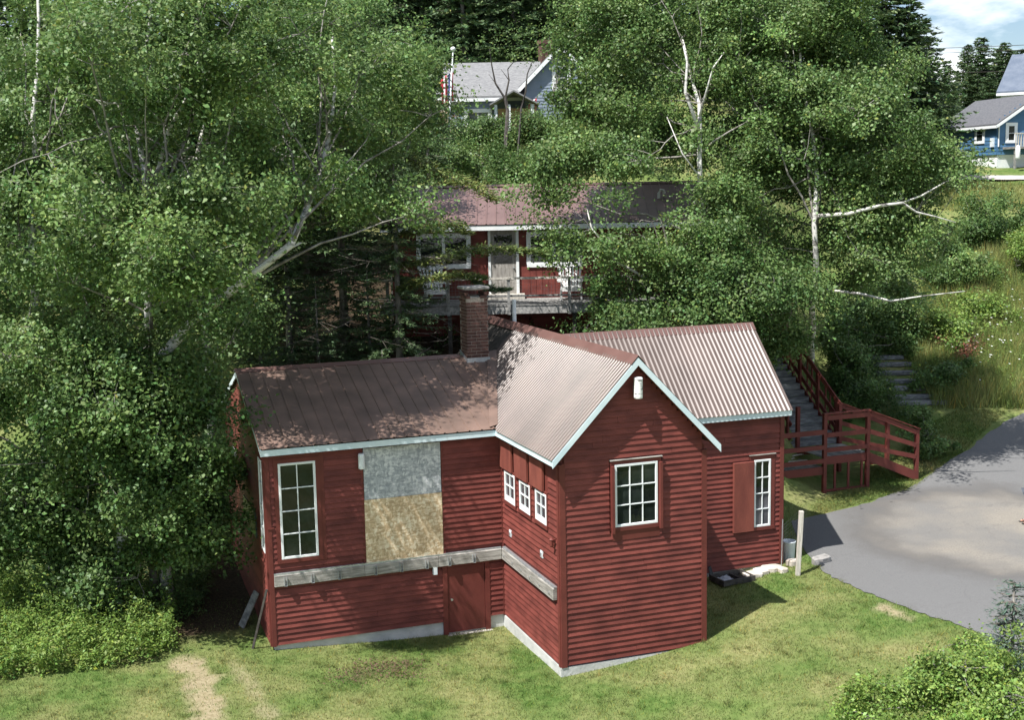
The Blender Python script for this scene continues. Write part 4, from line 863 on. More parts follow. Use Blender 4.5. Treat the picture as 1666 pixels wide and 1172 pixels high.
# flagpole and flag
fp = gs(737, 60); FPt = atd(737, 84, 60); fpo = thing('flagpole', fp, 'white flagpole with ball top left of the grey house', 'flagpole')
MB().tube([fp, FPt], [.05, .035], 8).build('pole', WHITE, fpo); MB().lathe(FPt, [(.03, 0), (.10, .05), (.13, .13), (.10, .21), (.03, .25)], 12).build('ball', WHITE, fpo, smooth=True)
FLM = [mat('flag_red', (.45, .03, .05), rough=.8), mat('flag_white', (.75, .75, .74), rough=.8), mat('flag_blue', (.03, .05, .22), rough=.8)]
def limp_flag(P, w, h, label, order):
    mb = MB(); nu, nv = 11, 10
    for j in range(nv):
        for i in range(nu):
            f = i/(nu-1); mb.v.append((P.x+AX.x*(.04-w*f*.55), P.y+AX.y*(.04-w*f*.55)+.07*math.sin(i*1.5+j*.25), P.z-h*j/(nv-1)-f*f*.35))
    mb.f = [(j*nu+i, j*nu+i+1, (j+1)*nu+i+1, (j+1)*nu+i) for j in range(nv-1) for i in range(nu-1)]
    o = mb.build('flag', FLM[0], smooth=True); [o.data.materials.append(k) for k in FLM[1:]]
    for p in o.data.polygons: j, i = divmod(p.index, nu-1); p.material_index = order[(i) % len(order)]
    s_ = o.modifiers.new('cloth', 'SOLIDIFY'); s_.thickness = .006
    tag(o, label, 'flag')
limp_flag(atd(736, 118, 60), 1.1, 1.35, 'limp red, white and blue flag on the white flagpole', (0, 0, 1, 2, 1, 0, 0, 1, 0, 0))
limp_flag(atd(872, 160, SG-2.4), .8, .9, 'small red and white flag hanging by the porch', (0, 1, 0, 1, 0, 1))
# cream shed left of the flag
P4, _ = far_frame(700, 66); sh = thing('cream_shed', (P4.x, P4.y, Hs(P4.x, P4.y)), 'small cream shed half hidden behind branches by the flagpole', 'shed')
gable_house(sh, Fr((P4.x, P4.y, 0), AX, -DP), 1.7, 3, Pz(710, 192, 66)-1, Pz(710, 160, 66), Pz(710, 150, 66), CREAM, SHING, ov=.15)
# blue house
SB = 70.0; b0 = atd(1621, 265, SB); e_ = (AX*-.22+DP*.975).normalized(); g_ = (AX*.975+DP*.22).normalized()
bh = thing('blue_house', b0, 'bright blue house with dark grey roof at the right edge', 'house')
zb0, zbe = b0.z, atd(1621, 200, SB).z; zbr = atd(1660, 161, SB+3).z; HWID = 2.4; LEN = 5.6
wBg = Fr((b0.x, b0.y, 0), g_, (AX*.22-DP*.975)); wBl = Fr(Vector((b0.x, b0.y, 0))+e_*LEN, -e_, (AX*-.975-DP*.22))
Pg = [wBg.p(0, zb0+.45, 0), wBg.p(2*HWID, zb0+.45, 0), wBg.p(2*HWID, zbe, 0), wBg.p(HWID, zbr-.12, 0), wBg.p(0, zbe, 0)]
bwl = MB().prism(Pg, e_*LEN).build('wall', BLUE, bh); fo2 = MB().prism([wBg.p(0.05, zb0-1.2, -.05), wBg.p(2*HWID-.05, zb0-1.2, -.05), wBg.p(2*HWID-.05, zb0+.45, -.05), wBg.p(.05, zb0+.45, -.05)], e_*(LEN-.1)).build('foundation', WHITE, bh)
laps(bwl, wBl, 0, LEN, zb0+.46, zbe-.1, BLUE, .2)
z = zb0+.46
while z < zbr-.3:
    a = 0 if z < zbe else (z-zbe)/(zbr-zbe)*HWID; laps(bwl, wBg, a+.03, 2*HWID-a-.03, z, z+.2, BLUE, .2); z += .2
k = (zbr-zbe)/HWID
for sg in (0, 1):
    ee = wBg.p(-.25 if sg == 0 else 2*HWID+.25, zbe-.25*k, .3); rr = wBg.p(HWID, zbr, .3); q1 = ee+e_*(LEN+.6); q2 = rr+e_*(LEN+.6)
    MB().hexa([ee, rr, q2, q1]+[p+Vector((0, 0, .1)) for p in (ee, rr, q2, q1)]).build('roof', SLATE, bh)
    MB().beam(ee-Vector((0, 0, .07)), rr-Vector((0, 0, .07)), .05, .15).build('barge_board', WHITE, bh)
    if sg == 0: MB().beam(ee-Vector((0, 0, .07)), q1-Vector((0, 0, .07)), .05, .15).build('gutter', WHITE, bh)
def ul(x):   # horizontal position along the left wall for an image column
    v = ray(x, 220); nrm = wBl.N; t = (wBl.O-Vector((CAM.x, CAM.y, 0))).dot(nrm)/Vector((v.x, v.y, 0)).dot(nrm); p = CAM+v*t; return (p-wBl.O).dot(wBl.U)
fwin(bh, wBl, max(.3, ul(1589)), ul(1601), atd(1595, 231, SB+1).z, atd(1595, 206, SB+1).z)
fwin(bh, wBg, .62, 1.12, atd(1645, 230, SB).z, atd(1645, 203, SB).z)
MB().tube([wBg.p(.06, zb0+.9, .06), wBg.p(.06, zbe-.1, .06)], .04, 8).build('downpipe', WHITE, bh); MB().wb(wBl, LEN-.45, LEN-.2, zb0+.9, zb0+1.4, .0, .15).build('meter_box', PLAS, bh)
bd = MB().wb(wBg, .35, 3.6, zb0+.75, zb0+.87, .03, 1.2).build('porch_deck', GREYW, bh)
for q in np.arange(.38, 3.6, .16): MB().wb(wBg, q, q+.05, zb0+.87, zb0+1.55, 1.13, 1.18).build('baluster', POSTW, bd)
MB().wb(wBg, .33, 3.6, zb0+1.55, zb0+1.62, 1.10, 1.20).build('rail', POSTW, bd)
for q in (.4, 1.6, 2.8): MB().wb(wBg, q, q+.1, zb0-.6, zb0+.75, 1.0, 1.1).build('deck_post', GREYW, bd)
tk = atd(1656, 246, SB-2); tag(MB().lathe(tk-Vector((0, 0, .4)), [(.11, 0), (.13, .04), (.13, .6), (.08, .7), (.04, .74)], 14).build('gas_cylinder', WHITE, smooth=True), 'white gas cylinder below the porch of the blue house', 'gas cylinder')
# white house behind it
SW = 80.0; p5, _ = far_frame(1623, SW); whh = thing('white_house', (p5.x, p5.y, Hs(p5.x, p5.y)), 'white house with blue-grey metal roof behind the blue house', 'house')
wW = Fr((p5.x, p5.y, 0), AX*.82-DP*.57, AX*-.57-DP*.82); k = Pz(1623, 150, SW)
gable_house(whh, wW, 9, 7, zb0-1, k, Pz(1668, 96, SW+3.3), WHITE, BMET, ridge='u', ov=.25)
# power lines
for (yy, s, sag) in ((58, 95, 1.4), (66, 95, 1.4), (105, 92, 1.0)):
    a = atd(300, yy-4, s); b = atd(1990, yy-4, s)
    tag(MB().tube([a.lerp(b, i/24)-Vector((0, 0, sag*4*(i/24)*(1-i/24))) for i in range(25)], .022, 4).build('power_line', DARKW), {58: 'topmost thin power line across the sky', 66: 'thin power line just below the topmost one', 105: 'lowest thin power line above the far spruces'}[yy], 'power line')
# mailbox-like white sign post at the roadside
sp_ = gpt(1567, 292); spo = thing('sign_post', sp_, 'small white board on a post beside the gravel road', 'sign')
MB().tube([sp_, sp_+Vector((0, 0, 1.1))], .04, 6).build('post', POSTW, spo); MB().wb(Fr((sp_.x, sp_.y, 0), AX, -DP), -.3, .3, sp_.z+1.0, sp_.z+1.3, .03, .06).build('board', WHITE, spo)

# ================================================================ PERSON at the right edge (only a sandalled foot reaches into view)
SKIN = mat('skin', (.50, .26, .18), (.56, .30, .21), rough=.55); SHORT = mat('grey_shorts_cloth', (.06, .07, .09), (.09, .10, .12), rough=.9); SHIRT = mat('pale_shirt_cloth', (.45, .47, .50), (.55, .57, .6), rough=.9); HAIR = mat('brown_hair', (.05, .03, .02), (.09, .05, .03), rough=.6)
def person(P, yaw):
    root = thing('person', P, 'person in dark sandals on the drive, one foot entering the right edge', 'person'); root.rotation_euler = (0, 0, yaw)
    def skin(nm, V, Ed, Rd, m, sub=2, par=None):
        me = bpy.data.meshes.new(nm); me.from_pydata(V, Ed, []); o = bpy.data.objects.new(nm, me); COL.objects.link(o); o.parent = par or root; me.materials.append(m)
        sk = o.modifiers.new('skin', 'SKIN'); layer = me.skin_vertices[0].data
        for i, r in enumerate(Rd): layer[i].radius = (r, r) if not isinstance(r, tuple) else r; layer[i].use_root = (i == 0)
        ss = o.modifiers.new('sub', 'SUBSURF'); ss.levels = sub; ss.render_levels = sub; sk.use_smooth_shade = True; return o
    V = [(0, 0, .98), (0, -.01, 1.12), (0, 0, 1.32), (0, 0, 1.45), (0, -.01, 1.53), (0, -.02, 1.62), (0, -.015, 1.72)]; R = [(.15, .11), (.13, .10), (.16, .11), (.07, .06), (.055, .055), (.075, .09), (.06, .07)]; Ed = [(i, i+1) for i in range(6)]
    for sx in (-1, 1):
        k = len(V); V += [(sx*.09, 0, .90), (sx*.10, -.01, .50), (sx*.10, .02, .12), (sx*.10, .02, .06), (sx*.11, -.10, .035), (sx*.115, -.17, .03)]; R += [.085, .058, .038, .04, (.042, .028), (.04, .018)]; Ed += [(0, k)]+[(k+i, k+i+1) for i in range(5)]
        k = len(V); V += [(sx*.19, 0, 1.40), (sx*.24, .04, 1.13), (sx*.25, .06, .90), (sx*.25, .06, .82)]; R += [.055, .042, .030, (.022, .04)]; Ed += [(2, k)]+[(k+i, k+i+1) for i in range(3)]
        for f, (dx, ln) in enumerate(((-.028, .075), (-.010, .085), (.010, .08), (.027, .065))):
            q = len(V); V += [(sx*.25+dx*.3, (.05+dx), .79), (sx*.25+dx*.2, .045+dx, .79-ln)]; R += [.010, .008]; Ed += [(k+3, q), (q, q+1)]
        q = len(V); V += [(sx*.235, .02, .81), (sx*.23, .005, .765)]; R += [.011, .009]; Ed += [(k+3, q), (q, q+1)]
    body = skin('body', V, Ed, R, SKIN)
    skin('shirt', [(0, 0, 1.0), (0, -.01, 1.14), (0, 0, 1.33), (0, 0, 1.45), (-.19, 0, 1.41), (-.23, .01, 1.22), (.19, 0, 1.41), (.23, .01, 1.22)], [(0, 1), (1, 2), (2, 3), (2, 4), (4, 5), (2, 6), (6, 7)], [(.165, .125), (.15, .12), (.175, .125), (.08, .07), .072, .066, .072, .066], SHIRT)
    skin('shorts', [(0, 0, 1.02), (-.09, 0, .90), (-.10, 0, .56), (.09, 0, .90), (.10, 0, .56)], [(0, 1), (1, 2), (0, 3), (3, 4)], [(.165, .125), .105, .085, .105, .085], SHORT)
    skin('hair', [(0, .02, 1.66), (0, .0, 1.76)], [(0, 1)], [(.082, .085), (.07, .08)], HAIR)
    def loc(nm, mb, m, sm=True):
        o = bpy.data.objects.new(nm, mb.mesh(nm, m, sm)); COL.objects.link(o); o.parent = root; return o
    for sx in (-1, 1):
        loc('eye', MB().lathe((sx*.03, -.098, 1.655), [(.004, -.008), (.010, 0), (.004, .008)], 8), BLACKP)
        loc('ear', MB().lathe((sx*.082, -.01, 1.62), [(.008, -.03), (.016, 0), (.008, .03)], 8), SKIN)
        loc('sandal', MB().prism([(sx*.11-.045, -.21, 0), (sx*.11+.04, -.21, 0), (sx*.11+.05, -.12, 0), (sx*.10+.036, .07, 0), (sx*.10-.036, .07, 0), (sx*.11-.05, -.12, 0)], (0, 0, .02)), BLACKP, False)
        loc('sandal_strap', MB().tube([(sx*.11-.05, -.11, .015), (sx*.11-.03, -.11, .07), (sx*.11+.03, -.11, .07), (sx*.11+.05, -.11, .015)], .012, 6), BLACKP)
    loc('nose', MB().lathe((0, -.115, 1.60), [(.016, 0), (.012, .02), (.006, .05)], 8), SKIN); loc('mouth', MB().tube([(-.022, -.104, 1.568), (0, -.110, 1.566), (.022, -.104, 1.568)], .004, 5), mat('lip', (.35, .12, .10)))
    return root
pp = gpt(1661, 853); person(Vector((pp.x, pp.y, pp.z+.022))+AX*.20, math.atan2(AX.y, AX.x)-math.pi/2)
# ================================================================ VEGETATION
def unit(v): return v/np.maximum(np.linalg.norm(v, axis=1, keepdims=True), 1e-9)
def leaf_quads(Cn, nr, L_, wr, R_, fold=.12, tdir=None):
    n = len(Cn); nr = unit(nr); t = R_.normal(size=(n, 3)) if tdir is None else tdir
    t = unit(t-nr*np.sum(t*nr, 1, keepdims=True)); b = np.cross(nr, t); L_ = L_[:, None]; w = L_*wr
    V = np.empty((n, 4, 3)); V[:, 0] = Cn-t*L_/2; V[:, 1] = Cn+b*w/2-t*L_*.08+nr*L_*fold; V[:, 2] = Cn+t*L_/2; V[:, 3] = Cn-b*w/2-t*L_*.08+nr*L_*fold
    return V.reshape(-1, 3)
LEAF = mat('birch_leaf', (.096, .168, .048), (.172, .258, .080), rough=.5, scale=.7, attr='tint', trans=.32, spec=.4)
LEAFD = mat('alder_leaf', (.074, .140, .040), (.135, .212, .064), rough=.5, scale=.8, attr='tint', trans=.30, spec=.35)
LEAFY = mat('lime_leaf', (.145, .235, .046), (.24, .34, .082), rough=.5, scale=1.5, attr='tint', trans=.35, spec=.35)
NEED = mat('spruce_needles', (.060, .100, .046), (.115, .175, .075), rough=.6, scale=.6, attr='tint', trans=.12, spec=.25)
NEEDY = mat('yellowish_spruce_needles', (.11, .155, .045), (.20, .24, .075), rough=.6, scale=.9, attr='tint', trans=.2, spec=.25)
BIRCH = mat('white_birch_bark', (.13, .12, .11), (.62, .60, .56), rough=.85, scale=3.6, stretch=(1, 1, 2.6), lo=.34, hi=.48, bump=.3)
GREYB = mat('grey_bark', (.10, .09, .08), (.26, .24, .21), rough=.9, scale=5, stretch=(1, 1, .5), bump=.6)
TWIG = mat('pale_twig_bark', (.13, .115, .10), (.32, .30, .27), rough=.85, scale=6)
DEADW = mat('dead_twig', (.085, .072, .06), (.19, .165, .14), rough=.9, scale=6)
NQ = 0
def blob(x, y, s, rx, ry, rd):
    c = atd(x, y, s); return (np.array(c), rx/F*s, rd, ry/F*s)
def sample_blobs(blobs, n, R_, shell=.42):
    vol = np.array([(b[1]*b[2]*b[3])**.75 for b in blobs]); k = R_.choice(len(blobs), n, p=vol/vol.sum())
    d = unit(R_.normal(size=(n, 3))); r = shell+(1-shell)*R_.random(n)**.6; r *= 1+.10*R_.normal(size=n)
    C_ = np.array([b[0] for b in blobs])[k]; rad = np.array([b[1:] for b in blobs])[k]
    a, dp = np.array(AX), np.array(DP)
    return C_ + a*(d[:, :1]*rad[:, :1]*r[:, None]) + dp*(d[:, 1:2]*rad[:, 1:2]*r[:, None]) + np.array([0, 0, 1])*(d[:, 2:3]*rad[:, 2:3]*r[:, None]), C_
def bez(a, m, b, n): 
    t = np.linspace(0, 1, n)[:, None]; return (1-t)**2*a + 2*t*(1-t)*m + t*t*b
def tint_cols(n, R_, amt=.24, yellow=.010):
    v = np.exp(R_.normal(size=n)*amt*.6); c = np.stack([v*(1+.10*R_.normal(size=n)), v, v*(1+.1*R_.normal(size=n))], 1)
    y = R_.random(n) < yellow; c[y] *= np.array([1.9, 1.35, 1.0]); return np.clip(c, .3, 2.6)
def foliage(cl, cen, per, R_, size, sig, up=.85, outw=.5, wr=.72, droop=.0):
    n = len(cl); cnt = R_.poisson(per, n); k = np.repeat(np.arange(n), cnt); g = R_.normal(size=(len(k), 3))
    sc = (sig*np.exp(R_.normal(size=n)*.25))[k][:, None]*np.array([1, 1, .72])
    P = cl[k]+g*sc; P[:, 2] -= droop*np.abs(R_.normal(size=len(k)))
    o = unit(cl-cen); nr = R_.normal(size=(len(k), 3))*.75 + o[k]*outw + np.array([0, 0, up])
    L_ = size*np.exp(R_.normal(size=len(k))*.22)
    cv = np.exp(R_.normal(size=n)*.16)[k][:, None]
    return leaf_quads(P, nr, L_, wr, R_), tint_cols(len(k), R_)*cv
def tree(label, cat, trunk, blobs, ncl, per, seed, leafm=LEAF, barkm=BIRCH, r0=.14, size=.092, sig=.26, nl=16, group=None, name='birch_tree', extra=(), start=.25, twigs=True, shell=.42, wr=.72, droop=.05):
    """trunk: list of points from the ground up; extra: bare limbs [(points, r0, r1)]"""
    global NQ
    R_ = np.random.default_rng(seed); root = thing(name, trunk[0], label, cat, group)
    ns_ = max(6, ncl//6); sup, sc_ = sample_blobs(blobs, ns_, R_, shell); kk = R_.integers(0, ns_, ncl); sg = sig*1.75
    cl = sup[kk]+R_.normal(size=(ncl, 3))*np.array([sg, sg, sg*.58]); cen = sc_[kk]
    ground = H(cl[:, 0], cl[:, 1])+.15; cl[:, 2] = np.maximum(cl[:, 2], ground+R_.random(ncl)*.3)
    T = np.array([tuple(p) for p in trunk], float); d = np.r_[0, np.cumsum(np.linalg.norm(np.diff(T, axis=0), axis=1))]; nT = 14
    q = np.linspace(0, d[-1], nT); T = np.stack([np.interp(q, d, T[:, i]) for i in range(3)], 1)
    T[1:-1] += R_.normal(size=(nT-2, 3))*np.array([.05, .05, 0]); T[0, 2] -= .3
    rad = np.interp(np.linspace(0, 1, nT), [0, .06, 1], [r0*1.25, r0, r0*.18])
    MB().tube(T, rad, 9).build('trunk', barkm, root, smooth=True)
    # limbs: farthest-point targets
    idx = [int(R_.integers(ncl))]; dist = np.linalg.norm(cl-cl[idx[0]], axis=1)
    while len(idx) < min(nl, ncl): j = int(np.argmax(dist)); idx.append(j); dist = np.minimum(dist, np.linalg.norm(cl-cl[j], axis=1))
    lm = MB(); nodes = [T[int(nT*start):]]
    for j in idx:
        b = cl[j]; hd = np.hypot(*(T[:, :2]-b[:2]).T); zt = b[2]-.55*hd
        k = int(np.argmin(np.abs(T[:, 2]-zt)+.15*hd)); k = max(k, int(nT*start)); k = k+int(R_.integers(0, 4)) if k < nT-5 else k-int(R_.integers(0, 5)); k = min(k, nT-2); a = T[k]
        m = a+(b-a)*.5+np.array([0, 0, .10*np.linalg.norm(b-a)])+R_.normal(size=3)*.18; P = bez(a, m, b, 8); P[1:-1] += R_.normal(size=(6, 3))*.06
        lr = max(.012, min(rad[k]*.5, .015*np.linalg.norm(b-a)+.008)); lm.tube(P, np.linspace(lr, .006, 8), 5, cap=False); nodes.append(P)
    tag(lm.build('limbs', TWIG, root, smooth=True), kind='stuff')
    for (pts, ra, rb) in extra: MB().tube(pts, np.linspace(ra, rb, len(pts)), 7).build('limb', barkm, root, smooth=True)
    if twigs:
        Nn = np.concatenate(nodes); tw = MB()
        for i, c in enumerate(cl):
            dd = np.linalg.norm(Nn-c, axis=1); k = int(np.argmin(dd+ .25*np.maximum(0, Nn[:, 2]-c[2]))); a = Nn[k]
            if dd[k] > .15: tw.tube(bez(a, (a+c)/2+R_.normal(size=3)*.08+np.array([0, 0, .06]), c, 4), np.linspace(.011, .004, 4), 3, cap=False)
        tag(tw.build('twigs', TWIG, root), kind='stuff')
    V, c = foliage(cl, cen, per, R_, size, sig, wr=wr, droop=droop); NQ += len(V)//4
    link('crown', npmesh('crown', V, 4, leafm, c), root); return root
def tp(*pts): return [atd(*p) for p in pts]
def trunk_at(x, s, *pts): return [gs(x, s)]+tp(*pts)

# ---- left birches
tree('leaning white birch whose pale limb rises over the house ridge', 'tree', trunk_at(150, 29, (235, 620, 28.6), (300, 525, 27.9), (400, 460, 27.4), (480, 392, 27.6), (520, 300, 29.4), (545, 180, 30.6), (540, 60, 31.2)),
     [blob(480, 80, 29.5, 120, 100, 1.6), blob(575, 240, 31, 110, 95, 1.7), blob(430, 260, 28.6, 90, 80, 1.4), blob(610, 130, 31.5, 85, 90, 1.6), blob(540, -10, 31, 110, 50, 1.5), blob(630, 330, 29.5, 55, 50, 1.0), blob(520, 310, 30, 85, 50, 1.2), blob(400, 150, 26, 70, 70, 1.0)], 165, 200, 11, r0=.17, nl=20,
     extra=[(tp((335, 478, 28.4), (400, 440, 28.2), (450, 415, 28), (490, 395, 28.3)), .06, .02)])
tree('tall white birch in the middle of the left grove', 'tree', trunk_at(246, 30, (246, 620, 29.4), (246, 480, 28.4), (244, 400, 26.9), (242, 320, 26.9), (225, 200, 27.4), (240, 60, 27.6), (250, -60, 26.4)),
     [blob(230, 100, 26.4, 160, 130, 1.9), blob(140, 300, 26.6, 130, 120, 1.9), blob(345, 290, 26.6, 110, 120, 1.8), blob(240, 470, 27.2, 150, 100, 1.7), blob(335, 60, 27, 90, 100, 1.5), blob(250, -20, 26, 150, 50, 1.6), blob(310, 550, 28.2, 55, 80, .9), blob(150, 100, 25.6, 110, 110, 1.6), blob(305, 440, 24.9, 45, 50, .7), blob(275, 410, 24.6, 65, 65, .8), blob(190, 260, 24, 70, 65, .8), blob(235, 430, 23.5, 60, 60, .7)], 270, 200, 12, r0=.15, nl=22,
     extra=[(tp((244, 330, 27.4), (275, 210, 26.9), (300, 165, 26.6), (330, 80, 26.4)), .06, .015), (tp((240, 230, 27), (205, 168, 26.2), (175, 168, 25.8), (150, 160, 25.6)), .035, .01)])
tree('second-row birch filling the gaps behind the tall left birch', 'tree', trunk_at(330, 34.6, (330, 500, 34.6), (325, 300, 34.6), (335, 120, 34.6), (330, -20, 34.6)),
     [blob(90, 190, 35, 120, 150, 1.8), blob(320, 170, 34.8, 140, 130, 1.8), blob(330, 390, 34.2, 110, 90, 1.4), blob(490, 200, 35, 110, 110, 1.6), blob(180, 430, 33.8, 130, 100, 1.4), blob(580, 130, 35.5, 90, 100, 1.4), blob(560, 300, 35, 80, 60, 1.1), blob(410, 30, 35, 140, 70, 1.6), blob(640, 210, 35.5, 60, 90, 1.1), blob(200, 30, 35, 140, 70, 1.6), blob(420, 330, 34.6, 80, 60, 1.1), blob(400, 520, 34, 60, 50, .9)], 540, 195, 16, r0=.14, nl=22)
tree('bushy birch filling the left edge of the photo', 'tree', trunk_at(60, 29.8, (60, 600, 29.8), (50, 350, 29.8), (60, 100, 29.8), (60, -50, 29.8)),
     [blob(50, 140, 30.5, 120, 190, 2.4), blob(30, 400, 29.3, 120, 170, 2.2), blob(90, 600, 28.6, 130, 130, 2.0), blob(-40, 280, 30, 90, 200, 2), blob(-10, 490, 30, 70, 80, 1.2), blob(20, 720, 29.2, 110, 120, 1.5), blob(190, 610, 28.2, 90, 90, 1.4)], 380, 215, 13, r0=.15, nl=18)
tree('dense leafy alder beside the shaded end wall of the house', 'tree', trunk_at(225, 30.2, (225, 830, 29.6), (225, 700, 29), (240, 580, 28.8)),
     [blob(225, 690, 28.2, 110, 120, 1.3), blob(120, 760, 29.6, 110, 120, 1.1), blob(280, 620, 28.6, 65, 80, .9), blob(265, 830, 28.6, 75, 110, .9), blob(180, 880, 29.6, 100, 80, .7), blob(50, 850, 29.8, 90, 90, .8), blob(330, 720, 30.4, 28, 120, .5), blob(318, 880, 29.4, 40, 70, .5)], 410, 235, 14, leafm=LEAFD, barkm=GREYB, r0=.10, size=.095, nl=14, name='alder_tree')
tree('broadleaf tree rising behind the leaning birch, left of the flagpole', 'tree', trunk_at(640, 41, (640, 400, 41), (630, 200, 41), (620, 60, 41)),
     [blob(630, 120, 41, 90, 110, 1.9), blob(580, 220, 40, 80, 90, 1.7), blob(690, 250, 39, 40, 60, 1.0), blob(560, 60, 41, 90, 80, 1.8)], 210, 200, 15, leafm=LEAFD, barkm=GREYB, r0=.13, nl=10, name='maple_tree')
# ---- right birches
tree('white-trunked birch standing behind the red stairs', 'tree', [gpt(1316, 592)]+tp((1322, 520, 39), (1325, 450, 37.8), (1327, 400, 37.2), (1327, 330, 37.1), (1322, 250, 37.6), (1312, 140, 38.2), (1300, 0, 38.6)),
     [blob(1310, 110, 38.2, 140, 150, 2.4), blob(1400, 240, 37.6, 110, 110, 2.0), blob(1250, 300, 37.4, 100, 100, 1.8), blob(1330, 370, 39, 110, 60, 1.3), blob(1465, 225, 38.2, 70, 75, 1.6), blob(1395, 60, 38.8, 80, 110, 2), blob(1530, 268, 38, 42, 28, .8), blob(1420, 390, 38, 90, 70, 1.6), blob(1410, 450, 39, 70, 50, 1.0), blob(1290, 440, 40, 60, 50, 1.0), blob(1440, 300, 37.8, 90, 70, 1.5), blob(1500, 330, 38, 60, 40, 1.2), blob(1250, 20, 38.5, 100, 90, 2)], 640, 220, 21, r0=.15, nl=22,
     extra=[(tp((1327, 352, 37.3), (1380, 348, 36.6), (1430, 335, 36.4), (1468, 330, 36.4), (1490, 345, 36.9), (1520, 352, 36.8), (1555, 362, 36.8)), .07, .012), (tp((1468, 330, 37), (1500, 318, 37), (1540, 295, 37.1), (1575, 285, 37.2)), .035, .01), (tp((1440, 336, 37.2), (1470, 322, 37.1), (1462, 312, 37.1)), .03, .01),
            (tp((1327, 470, 38.6), (1400, 478, 37.6), (1450, 490, 37), (1500, 482, 36.7), (1570, 474, 36.7)), .05, .012)])
tree('white birch with bare forked top behind the red cottage roof', 'tree', trunk_at(1150, 38.8, (1142, 330, 37.2), (1140, 240, 36.9), (1134, 175, 37.3), (1124, 120, 37.8), (1110, 60, 38.4)),
     [blob(1070, 110, 38.6, 130, 110, 2.2), blob(975, 170, 38.2, 85, 95, 1.9), blob(1180, 40, 39, 100, 90, 2), blob(1195, 210, 37.8, 90, 100, 1.8), blob(1030, 225, 37.8, 100, 55, 1.5), blob(910, 235, 37.6, 55, 50, 1.2), blob(1080, 10, 39, 110, 60, 2), blob(965, 90, 38.6, 60, 80, 1.5), blob(985, 20, 39, 70, 60, 1.5), blob(880, 285, 37.2, 40, 28, .8)], 480, 215, 22, r0=.14, nl=20,
     extra=[(tp((1140, 220, 36.9), (1115, 150, 36.6), (1118, 100, 36.6), (1112, 75, 36.6)), .06, .02), (tp((1138, 190, 36.9), (1160, 110, 36.6), (1178, 85, 36.6)), .04, .012), (tp((1140, 290, 36.9), (1110, 250, 36.7), (1085, 190, 36.7)), .03, .01)])
tree('second-row birch behind the white-trunked right birches', 'tree', trunk_at(1240, 43, (1240, 300, 43), (1235, 150, 43), (1230, 20, 43)),
     [blob(1240, 240, 43, 110, 80, 1.6), blob(1380, 330, 43, 90, 80, 1.5), blob(1110, 190, 44, 90, 60, 1.4), blob(1330, 170, 43.5, 110, 90, 1.7), blob(1210, 80, 44, 120, 80, 1.7), blob(1180, 340, 42.5, 60, 60, 1.1), blob(1440, 430, 43, 50, 50, 1.0), blob(1290, 420, 43.4, 70, 60, 1.0)], 320, 190, 25, r0=.13, nl=16)
tree('young birch with a pale limb crossing the red cottage wall', 'tree', trunk_at(1105, 37.6, (1080, 470, 37), (1045, 447, 36.6), (1000, 425, 36.4), (968, 380, 36.3), (955, 340, 36.3)),
     [blob(930, 325, 36.3, 75, 18, .7), blob(905, 385, 36.2, 45, 22, .6), blob(1020, 395, 36.3, 70, 30, .8), blob(1130, 430, 36.6, 80, 50, 1.1), blob(1180, 350, 37, 60, 60, 1.1)], 190, 170, 23, r0=.09, nl=9, start=.1, sig=.26)
tree('leafy shrub mass between the cottage deck and the corrugated roof', 'shrub', trunk_at(1080, 36.4, (1080, 520, 36.2), (1080, 470, 36.2)),
     [blob(1010, 500, 35.9, 55, 35, .9), blob(1085, 480, 35.9, 70, 50, 1.0), blob(1160, 480, 36, 70, 55, 1.1), blob(1235, 470, 36.4, 70, 70, 1.2), blob(1010, 450, 36.2, 35, 30, .6), blob(1260, 550, 36.6, 30, 50, .6), blob(1268, 480, 35.4, 28, 60, .6)], 200, 220, 24, leafm=LEAFD, barkm=GREYB, r0=.05, nl=10, name='shrub', start=.1)
# ---- spruces
def spruce_arrays(h, Rm, seed, n_wh, base=.10, tw=5, qs=1.0, asym=None):
    R_ = np.random.default_rng(seed); Cs, Ts, Ls, Ns = [], [], [], []; br = []
    for z in np.linspace(base*h, h*.985, n_wh):
        f = 1-z/h
        for _ in range(int(R_.integers(5, 8)) if f > .1 else 4):
            az = R_.random()*2*math.pi; Lb = Rm*(f**.75)*R_.uniform(.62, 1.12)+.12
            if asym: Lb *= 1+asym*math.cos(az)
            dx = np.array([math.cos(az), math.sin(az), 0]); side = np.array([-dx[1], dx[0], 0]); npt = max(3, int(Lb/.17/qs)); t = np.linspace(.12, 1, npt)
            P = np.array([0, 0, z+R_.normal()*.05])+dx*(t*Lb)[:, None]+np.array([0, 0, 1])*((-.42*t+.26*t*t)*Lb*(.4+f)+.12*Lb*(1-f))[:, None]
            br.append((P[0]-dx*.12*Lb, P[len(P)//2], P[-1]))
            for k in range(tw):
                sg = 1 if k % 2 else -1; ang = R_.uniform(.5, 1.1, npt)*sg; ln = R_.uniform(.16, .34, npt)*qs*(1.15-.5*t)
                T_ = dx*np.cos(ang)[:, None]+side*np.sin(ang)[:, None]+np.array([0, 0, 1])*R_.normal(-.22, .18, npt)[:, None]
                Cs.append(P+T_*(ln*.5)[:, None]*R_.uniform(.6, 1.7, npt)[:, None]+R_.normal(size=(npt, 3))*.03); Ts.append(T_); Ls.append(ln); Ns.append(np.array([0, 0, 1])+R_.normal(size=(npt, 3))*.45)
    return R_, np.concatenate(Cs), np.concatenate(Ts), np.concatenate(Ls), np.concatenate(Ns), br
